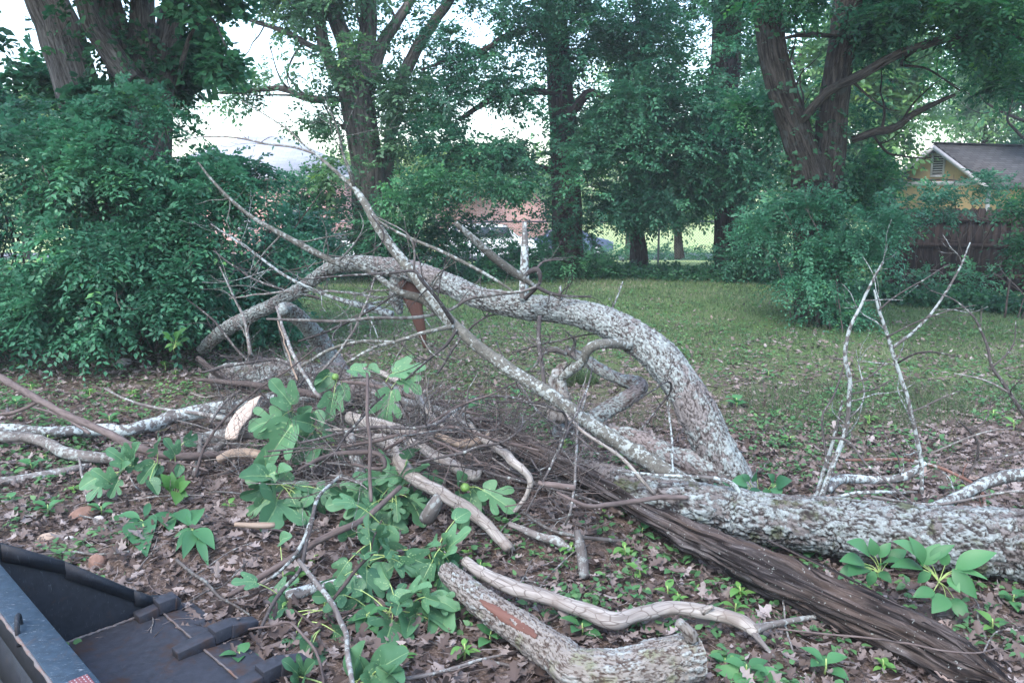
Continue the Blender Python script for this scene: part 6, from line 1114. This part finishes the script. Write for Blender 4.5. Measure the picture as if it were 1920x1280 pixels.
band('ground_ivy', 'ground cover along the foot of the wooden fence', [(1600, 560), (1750, 575), (1960, 590)], 2500, M['ivy'], .25, .08, 6, .8)
band('undergrowth', 'low seedlings and ivy at the foot of the left shrubs', [(-60, 650), (100, 655), (250, 655), (380, 655), (520, 650)], 2400, M['bush'], .28, .065, 7, .5)
# trees far behind
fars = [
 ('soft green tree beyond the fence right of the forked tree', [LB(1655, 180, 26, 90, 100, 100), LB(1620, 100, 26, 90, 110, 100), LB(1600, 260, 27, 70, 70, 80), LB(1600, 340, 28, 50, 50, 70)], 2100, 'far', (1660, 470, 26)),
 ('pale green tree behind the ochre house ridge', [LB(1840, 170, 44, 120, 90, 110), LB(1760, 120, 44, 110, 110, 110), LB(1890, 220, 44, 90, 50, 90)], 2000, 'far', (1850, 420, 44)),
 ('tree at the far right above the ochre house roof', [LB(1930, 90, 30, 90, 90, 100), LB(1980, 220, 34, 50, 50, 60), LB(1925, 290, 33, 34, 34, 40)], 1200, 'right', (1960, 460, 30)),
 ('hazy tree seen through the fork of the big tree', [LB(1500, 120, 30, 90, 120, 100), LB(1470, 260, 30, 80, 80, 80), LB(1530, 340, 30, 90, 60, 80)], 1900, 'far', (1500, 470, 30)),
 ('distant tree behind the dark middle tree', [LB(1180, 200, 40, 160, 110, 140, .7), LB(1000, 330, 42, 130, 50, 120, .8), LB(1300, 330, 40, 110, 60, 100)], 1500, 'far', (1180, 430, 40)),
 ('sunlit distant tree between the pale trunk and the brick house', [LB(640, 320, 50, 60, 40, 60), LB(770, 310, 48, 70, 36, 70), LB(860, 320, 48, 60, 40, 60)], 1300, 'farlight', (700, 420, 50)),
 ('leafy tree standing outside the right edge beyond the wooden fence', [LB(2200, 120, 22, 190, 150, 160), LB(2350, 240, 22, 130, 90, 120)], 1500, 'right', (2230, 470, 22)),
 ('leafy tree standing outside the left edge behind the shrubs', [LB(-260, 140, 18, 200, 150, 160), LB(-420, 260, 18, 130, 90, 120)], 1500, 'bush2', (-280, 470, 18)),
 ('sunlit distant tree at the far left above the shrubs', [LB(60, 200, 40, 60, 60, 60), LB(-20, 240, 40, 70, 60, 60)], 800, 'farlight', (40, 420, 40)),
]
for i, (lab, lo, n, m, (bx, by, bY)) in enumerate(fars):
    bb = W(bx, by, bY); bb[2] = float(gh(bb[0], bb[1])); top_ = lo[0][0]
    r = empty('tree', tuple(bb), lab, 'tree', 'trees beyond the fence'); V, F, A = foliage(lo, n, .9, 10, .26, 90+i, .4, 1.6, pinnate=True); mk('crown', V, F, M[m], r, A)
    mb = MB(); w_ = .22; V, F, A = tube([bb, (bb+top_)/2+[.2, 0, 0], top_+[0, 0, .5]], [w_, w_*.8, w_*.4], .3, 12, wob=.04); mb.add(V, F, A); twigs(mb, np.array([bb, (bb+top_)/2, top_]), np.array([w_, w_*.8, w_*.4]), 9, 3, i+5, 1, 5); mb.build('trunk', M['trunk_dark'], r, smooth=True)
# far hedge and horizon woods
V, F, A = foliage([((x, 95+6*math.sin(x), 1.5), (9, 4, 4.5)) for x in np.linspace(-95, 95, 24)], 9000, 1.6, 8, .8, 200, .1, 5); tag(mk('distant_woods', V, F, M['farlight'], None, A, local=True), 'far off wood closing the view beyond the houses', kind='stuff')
hd = [((x, 33.5, -.65), (1.3, .5, .55)) for x in np.linspace(3, 16, 9)]; V, F, A = foliage(hd, 3000, .3, 6, .12, 201, .0, 2); tag(mk('hedge', V, F, M['darktree'], None, A), 'clipped dark hedge beyond the far lawn', 'hedge')
# ------------------------------------------------------------------ chain link fence
def chainlink(x0, x1, Y, h=1.25, px0=0):
    r = empty('chain_link_fence', ((x0+x1)/2, Y, 0), 'low chain link fence running behind the bushes', 'fence')
    mb = MB(); sp = .075; nn = int((x1-x0)/sp); wd = .0028
    for s in (-1, 1):
        for i in range(-int(h/sp), nn):
            a = np.array([x0+i*sp, Y, .03]) if s > 0 else np.array([x0+(i+h/sp)*sp, Y+.004, .03]); b = a+np.array([s*(h-.05), 0, h-.05])
            if a[0] < x0 or b[0] > x1 or a[0] > x1 or b[0] < x0: continue
            d = nrm(b-a); n1 = np.array([0, 1, 0])*wd; n2 = np.cross(d, [0, 1, 0])*wd; V = np.array([a+n1, a-.5*n1+.87*n2, a-.5*n1-.87*n2, b+n1, b-.5*n1+.87*n2, b-.5*n1-.87*n2]); mb.add(V, np.array([[0, 1, 4, 3], [1, 2, 5, 4], [2, 0, 3, 5]]))
    mb.build('mesh_wire', M['wire'], r)
    V, F, A = tube([[x0, Y-.03, h], [(x0+x1)/2, Y-.03, h], [x1, Y-.03, h]], [.021]*3, 1.0, 10); mk('top_rail', V, F, M['wire'], r, None, True)
    x = x0
    while x <= x1+.01:
        mb = MB(); V, F, A = tube([[x, Y-.07, -.1], [x, Y-.07, h/2], [x, Y-.07, h+.04]], [.027]*3, .5, 10); mb.add(V, F); mb.build('post', M['wire'], r, smooth=True); x += 2.45
chainlink(-8.4, 6.3, 21.2)
# wooden privacy fence
def woodfence():
    r = empty('wooden_fence', (9.5, 16, 0), 'tall dark wooden board fence at the right', 'fence'); p0, p1 = np.array([7.6, 16.4]), np.array([20.5, 13.4]); L = np.linalg.norm(p1-p0); d = (p1-p0)/L; a = math.atan2(d[1], d[0]); g = np.random.default_rng(1)
    n = int(L/.15); mb = MB()
    for i in range(n):
        c = p0+d*(i+.5)*.15; hh = 1.66+g.normal(0, .008); w_ = .0742; pr = np.array([[-w_, 0], [w_, 0], [w_, hh-.04], [w_-.03, hh], [-w_+.03, hh], [-w_, hh-.04]]); off = g.normal(0, .003)
        V = np.array([[q[0], y+off, q[1]] for y in (-.01, .01) for q in pr]); j = np.arange(6); k = (j+1) % 6; mb.add(rot(V, 0, 0, a)+np.array([c[0], c[1], .02]), [np.stack([j, k, k+6, j+6], 1), j[None, ::-1], (j+6)[None]])
    mb.build('boards', M['fence_wood'], r)
    for z in (.35, .95, 1.45): mb = MB(); c = (p0+p1)/2-np.array([-d[1], d[0]])*.03*1; mb.box((c[0], c[1]-.006, z), (L, .035, .085), a); mb.build('rail', M['fence_wood'], r)
    for t in np.linspace(.01, .99, 7): c = p0+d*L*t; mb = MB(); mb.box((c[0]+d[1]*.09, c[1]-d[0]*.09, .86), (.09, .09, 1.75), a); mb.build('post', M['fence_wood'], r)
woodfence()
# ------------------------------------------------------------------ ochre house
def house_ochre():
    pk = W(1766, 272, 29.5); ax = R(20); e = np.array([math.cos(ax), math.sin(ax), 0]); s = np.array([math.sin(ax), -math.cos(ax), 0])   # e ridge direction, s across to the right
    hw = 2.1; rise = 1.3; g0 = np.array([pk[0], pk[1], 0]); ez = pk[2]-rise; Ln = 3.6
    r = empty('ochre_house', tuple(g0), 'ochre yellow house with a grey shingle gable roof behind the wooden fence', 'house')
    P = lambda a, b, z: g0+s*a+e*b+np.array([0, 0, z])
    V = [P(-hw, 0, -1), P(hw, 0, -1), P(hw, 0, ez), P(0, 0, pk[2]-.08), P(-hw, 0, ez)]; V2 = [v+e*Ln for v in V]
    mk('wall', np.array(V+V2), [np.array([[0, 1, 2, 3, 4], [9, 8, 7, 6, 5]]), np.array([[1, 6, 7, 2], [5, 0, 4, 9], [0, 5, 6, 1]])], M['yellow'], r)
    sl = rise/hw; ov = .35; fo = .35
    for q, nm in ((1, 'roof'), (-1, 'roof')):
        a = P(0, -fo, pk[2]+.06); b = P(q*(hw+ov), -fo, pk[2]+.06-sl*(hw+ov)); c = b+e*(Ln+fo*2); d = a+e*(Ln+fo*2); dn = np.array([0, 0, -.12]); V = np.array([a, b, c, d, a+dn, b+dn, c+dn, d+dn]); F = np.array([[0, 1, 2, 3], [7, 6, 5, 4], [0, 4, 5, 1], [1, 5, 6, 2], [2, 6, 7, 3], [3, 7, 4, 0]])
        Lr = np.linalg.norm(b-a); uv = np.array([[0, 0, 0], [0, Lr, 0], [Ln, Lr, 0], [Ln, 0, 0]]*2); mk(nm, V, F, M['shingle'], r, {'tube': uv})
        mb = MB(); a2 = P(0, -fo-.02, pk[2]-.0); b2 = P(q*(hw+ov), -fo-.02, pk[2]-sl*(hw+ov)); dn = np.array([0, 0, -.17]); th = e*.03; V = np.array([a2, b2, b2+dn, a2+dn, a2-th, b2-th, b2+dn-th, a2+dn-th]); mb.add(V, F); mb.build('barge_board', M['white_trim'], r)
    rc_ = MB(); rc_.box(P(0, Ln/2, pk[2]+.07), (Ln+.75, .22, .05), ax); rc_.build('ridge_cap', M['shingle'], r)
    mb = MB(); mb.box(P(0, -.03, ez-.06), (.06, hw*2, .16), ax+math.pi/2*0); mb.build('trim_band', M['white_trim'], r)
    vt = MB(); c = P(-.05, -.04, ez+.60)
    for a, z, w1, h1 in ((-.26, 0, .06, .86), (.26, 0, .06, .86), (0, .40, .58, .06), (0, -.40, .58, .06)): vt.box(c+s*a+np.array([0, 0, z]), (.05, w1, h1), ax)
    vo = vt.build('gable_vent', M['white_trim'], r); m2 = MB()
    for i in range(9): m2.box(c+np.array([0, 0, -.34+i*.085])+e*.012, (.012, .46, .045), ax, 0, -.5)
    m2.build('louvre', M['white_trim'], vo); m3 = MB(); m3.box(c+e*.035, (.006, .48, .76), ax); m3.build('screen', M['tyre'], vo)
    for a in (-hw, hw): mb = MB(); mb.box(P(a, -.012, ez/2-.02), (.07, .12, ez-.2), ax); mb.build('corner_board', M['white_trim'], r)
house_ochre()
pw = MB(); c = W(1915, 375, 33); pw.box((c[0]+1.3, c[1], .75), (2.8, 3, 3.9)); ph = empty('pale_shed', (c[0]+1.3, c[1], 0), 'pale sunlit wall of a shed glimpsed right of the ochre house', 'shed'); pw.build('wall', M['white_trim'], ph)
pr_ = MB(); pr_.box((c[0]+1.3, c[1], 2.78), (3.2, 3.4, .14)); pr_.build('roof', M['shingle'], ph)
# ------------------------------------------------------------------ brick houses
def house_brick(label, x0, x1, Y, depth, ez, rz, seed, wins):
    r = empty('brick_house', ((x0+x1)/2, Y, 0), label, 'house'); Lx = x1-x0
    V = np.array([[x0, Y, -1.4], [x1, Y, -1.4], [x1, Y, ez], [x0, Y, ez], [x0, Y+depth, -1.4], [x1, Y+depth, -1.4], [x1, Y+depth, ez], [x0, Y+depth, ez]])
    F = np.array([[0, 1, 2, 3], [1, 5, 6, 2], [5, 4, 7, 6], [4, 0, 3, 7], [3, 2, 6, 7]]); T = np.array([[v[0]+v[1], v[2], 0] for v in V]); mk('wall', V, F, M['brick'], r, {'tube': T})
    ov = .5; hip = depth/2+ov; a = [x0-ov, Y-ov], [x1+ov, Y-ov], [x1+ov, Y+depth+ov], [x0-ov, Y+depth+ov]; ym = Y+depth/2
    V = np.array([[*q, ez] for q in a]+[[x0-ov+hip, ym, rz], [x1+ov-hip, ym, rz]]); uv = np.array([[q[0]+q[1]*.01, q[2]*2.2, 0] for q in V]); mk('roof', V, [np.array([[0, 1, 5, 4], [2, 3, 4, 5], [3, 2, 1, 0]]), np.array([[1, 2, 5], [3, 0, 4]])], M['shingle_pale'], r, {'tube': uv})
    mb = MB(); mb.box(((x0+x1)/2, Y-ov-.03, ez-.06), (Lx+2*ov, .06, .22)); mb.box((x1+ov+.03, ym, ez-.06), (.06, depth+2*ov, .22)); mb.build('fascia', M['white_trim'], r)
    for wx in wins:
        mb = MB(); fr = MB()
        for dx, dz, w_, h_ in ((-.62, 0, .08, 1.3), (.62, 0, .08, 1.3), (0, .65, 1.32, .08), (0, -.65, 1.32, .08), (0, 0, 1.2, .05)): fr.box((wx+dx, Y-.03, 0.75+dz), (w_, .08, h_))
        wo = fr.build('window', M['white_trim'], r); mb.box((wx, Y-.012, .75), (1.2, .02, 1.25)); mb.build('pane', M['glass'], wo)
house_brick('long red brick house with a pale hipped roof behind the left shrubs', -20.5, -9.2, 45, 9, 2.95, 5.4, 1, (-18, -15, -12))
house_brick('red brick house glimpsed behind the parked cars under the middle tree', -4.6, 2.2, 49, 8, 2.45, 4.6, 2, ())
# utility pole wire
mb = MB(); 
for dz in (0, .12): V, F, A = tube([W(540, 335-dz*60, 30), W(590, 322-dz*60, 31), W(660, 318-dz*60, 33)], [.012]*3, .5, 5); mb.add(V, F)
tag(mb.build('overhead_wires', M['wire']), 'pair of thin service wires in front of the pale roof', 'wire')
# ------------------------------------------------------------------ parked cars
def car(label, x, Y, rz, paint, van=False, group='cars parked beyond the fence'):
    r = empty('parked_car', (x, Y, -1.28), label, 'car', group, rz); Lc, Wc = 4.6, 1.8; hb = .95
    def loc(name, V, F, mat, par=r, smooth=False, **k): return mk(name, V, F, mat, par, None, smooth, local=True)
    if not van: prof = [(-2.3, .35), (-2.32, .62), (-2.2, .88), (-1.5, .98), (-.75, 1.42), (.55, 1.46), (1.25, 1.02), (2.0, .88), (2.28, .70), (2.3, .35)]
    else: prof = [(-2.3, .35), (-2.34, .8), (-2.22, 1.15), (-2.0, 1.72), (-.2, 1.80), (.75, 1.72), (1.35, 1.18), (2.1, 1.02), (2.3, .75), (2.32, .35)]
    arch = []
    for cx in (1.42, -1.42):
        for a in np.linspace(0, math.pi, 9): arch.append((cx+.38*math.cos(a), .33+.38*math.sin(a)))
    poly = prof+[(1.85, .25)]+[(a, max(b, .25)) for a, b in arch[:9]]+[(1.0, .25), (-1.0, .25)]+[(a, max(b, .25)) for a, b in arch[9:]]+[(-1.85, .25)]
    n = len(poly); V = []
    for y, sft in ((-Wc/2, 1), (-Wc/2+.06, 0), (Wc/2-.06, 0), (Wc/2, 1)):
        for a, b in poly:
            k = .0 if b < hb else min((b-hb)/.8*.26, .26); V.append([a*(.985 if sft else 1), y*(1-k) if sft else y*(1-k), b*(1 if not sft else .985)+.0])
    F = [];
    for q in range(3):
        for i in range(n): j = (i+1) % n; F.append([q*n+i, q*n+j, (q+1)*n+j, (q+1)*n+i])
    me = bpy.data.meshes.new('body'); me.from_pydata([tuple(v) for v in V], [], [tuple(f) for f in F]+[tuple(range(n))[::-1], tuple(range(3*n, 4*n))]); me.materials.append(paint); body = bpy.data.objects.new('body', me); C.objects.link(body); body.parent = r
    zt = 1.36 if not van else 1.66; zb = 1.0 if not van else 1.16
    segs = [(-1.25, -.35), (-.28, .62)] if not van else [(-2.0, -1.15), (-1.08, -.1), (-.03, .85)]
    for sd_ in (-1, 1):
        for a, b in segs:
            kt = (zt-hb)/.8*.26; kb = (zb-hb)/.8*.26; yo = sd_*(Wc/2*.985+.02); V = np.array([[a, yo*(1-kb), zb], [b+.2, yo*(1-kb), zb], [b, yo*(1-kt), zt], [a+.2 if a < -1 else a, yo*(1-kt), zt]]); V = np.vstack([V, V-np.array([0, sd_*.03, 0])]); loc('side_window', V, np.array([[0, 1, 2, 3], [7, 6, 5, 4], [0, 4, 5, 1], [1, 5, 6, 2], [2, 6, 7, 3], [3, 7, 4, 0]]), M['glass'])
    for (x0, z0), (x1, z1) in (((prof[6], prof[5]) if not van else (prof[6], prof[5])), ((prof[3], prof[4]) if not van else (prof[2], prof[3]))):
        sg = 1 if x0 > 0 else -1; o = np.array([sg*.012, 0, .012]); V = np.array([[x0, -.72, z0], [x0, .72, z0], [x1, .62, z1-.03], [x1, -.62, z1-.03]])+o; V = np.vstack([V, V-o*1.5]); loc('windscreen', V, np.array([[0, 1, 2, 3], [7, 6, 5, 4], [0, 4, 5, 1], [1, 5, 6, 2], [2, 6, 7, 3], [3, 7, 4, 0]]), M['glass'])
    for cx in (1.42, -1.42):
        for sd_ in (-1, 1):
            w_ = empty('wheel', (cx, sd_*.80, .33), None, None); w_.parent = r; th = np.linspace(0, 2*math.pi, 24, endpoint=False)
            for nm, R0, R1, hw_, m_ in (('tyre', .33, .21, .10, M['tyre']), ('rim', .21, .03, .085, M['rim'])):
                V = np.array([[q*math.cos(t), y, q*math.sin(t)] for q, y in ((R0, -hw_), (R0, hw_), (R1, hw_), (R1, -hw_)) for t in th]); i, j = np.meshgrid(np.arange(4), np.arange(24), indexing='ij'); F = np.stack([i*24+j, i*24+(j+1) % 24, ((i+1) % 4)*24+(j+1) % 24, ((i+1) % 4)*24+j], -1).reshape(-1, 4); loc(nm, V, F, m_, w_)
    for sd_ in (-1, 1):
        mb = MB(); mb.box((2.235, sd_*.62, .74), (.12, .34, .14)); mb.build('headlight', M['lamp_clear'], r, local=True); mb = MB(); mb.box((-2.27, sd_*.66, .80), (.08, .26, .16)); mb.build('tail_light', M['lamp_red'], r, local=True)
    return r
car('white parked car seen through the fence under the brick wall', -1.1, 40.5, R(6), M['carpaint_white'], True)
car('blue grey parked car partly behind the white one', 3.0, 43, R(4), M['carpaint_blue'])
car('white parked car glimpsed left of the pale tree trunk', -7.6, 40.5, R(-5), M['carpaint_white'])
# ------------------------------------------------------------------ thin added veil haze
hz = MB(); hz.box((0, 45, 7), (170, 130, 20)); ho = hz.build('haze', M['glass']); ho.data.materials.clear()  # volume added to lift the darks, standing in for veiling glare in the lens
hm = bpy.data.materials.new('added veil haze'); hm.use_nodes = True; ht = hm.node_tree; ht.nodes.clear()
hv_ = ht.nodes.new('ShaderNodeVolumePrincipled'); hv_.inputs['Color'].default_value = (.86, .93, 1, 1); hv_.inputs['Density'].default_value = HAZE; hv_.inputs['Anisotropy'].default_value = .2
h_o = ht.nodes.new('ShaderNodeOutputMaterial'); ht.links.new(hv_.outputs[0], h_o.inputs['Volume']); ho.data.materials.append(hm); tag(ho, 'thin pale haze volume added to stand in for the lens veil', kind='stuff')
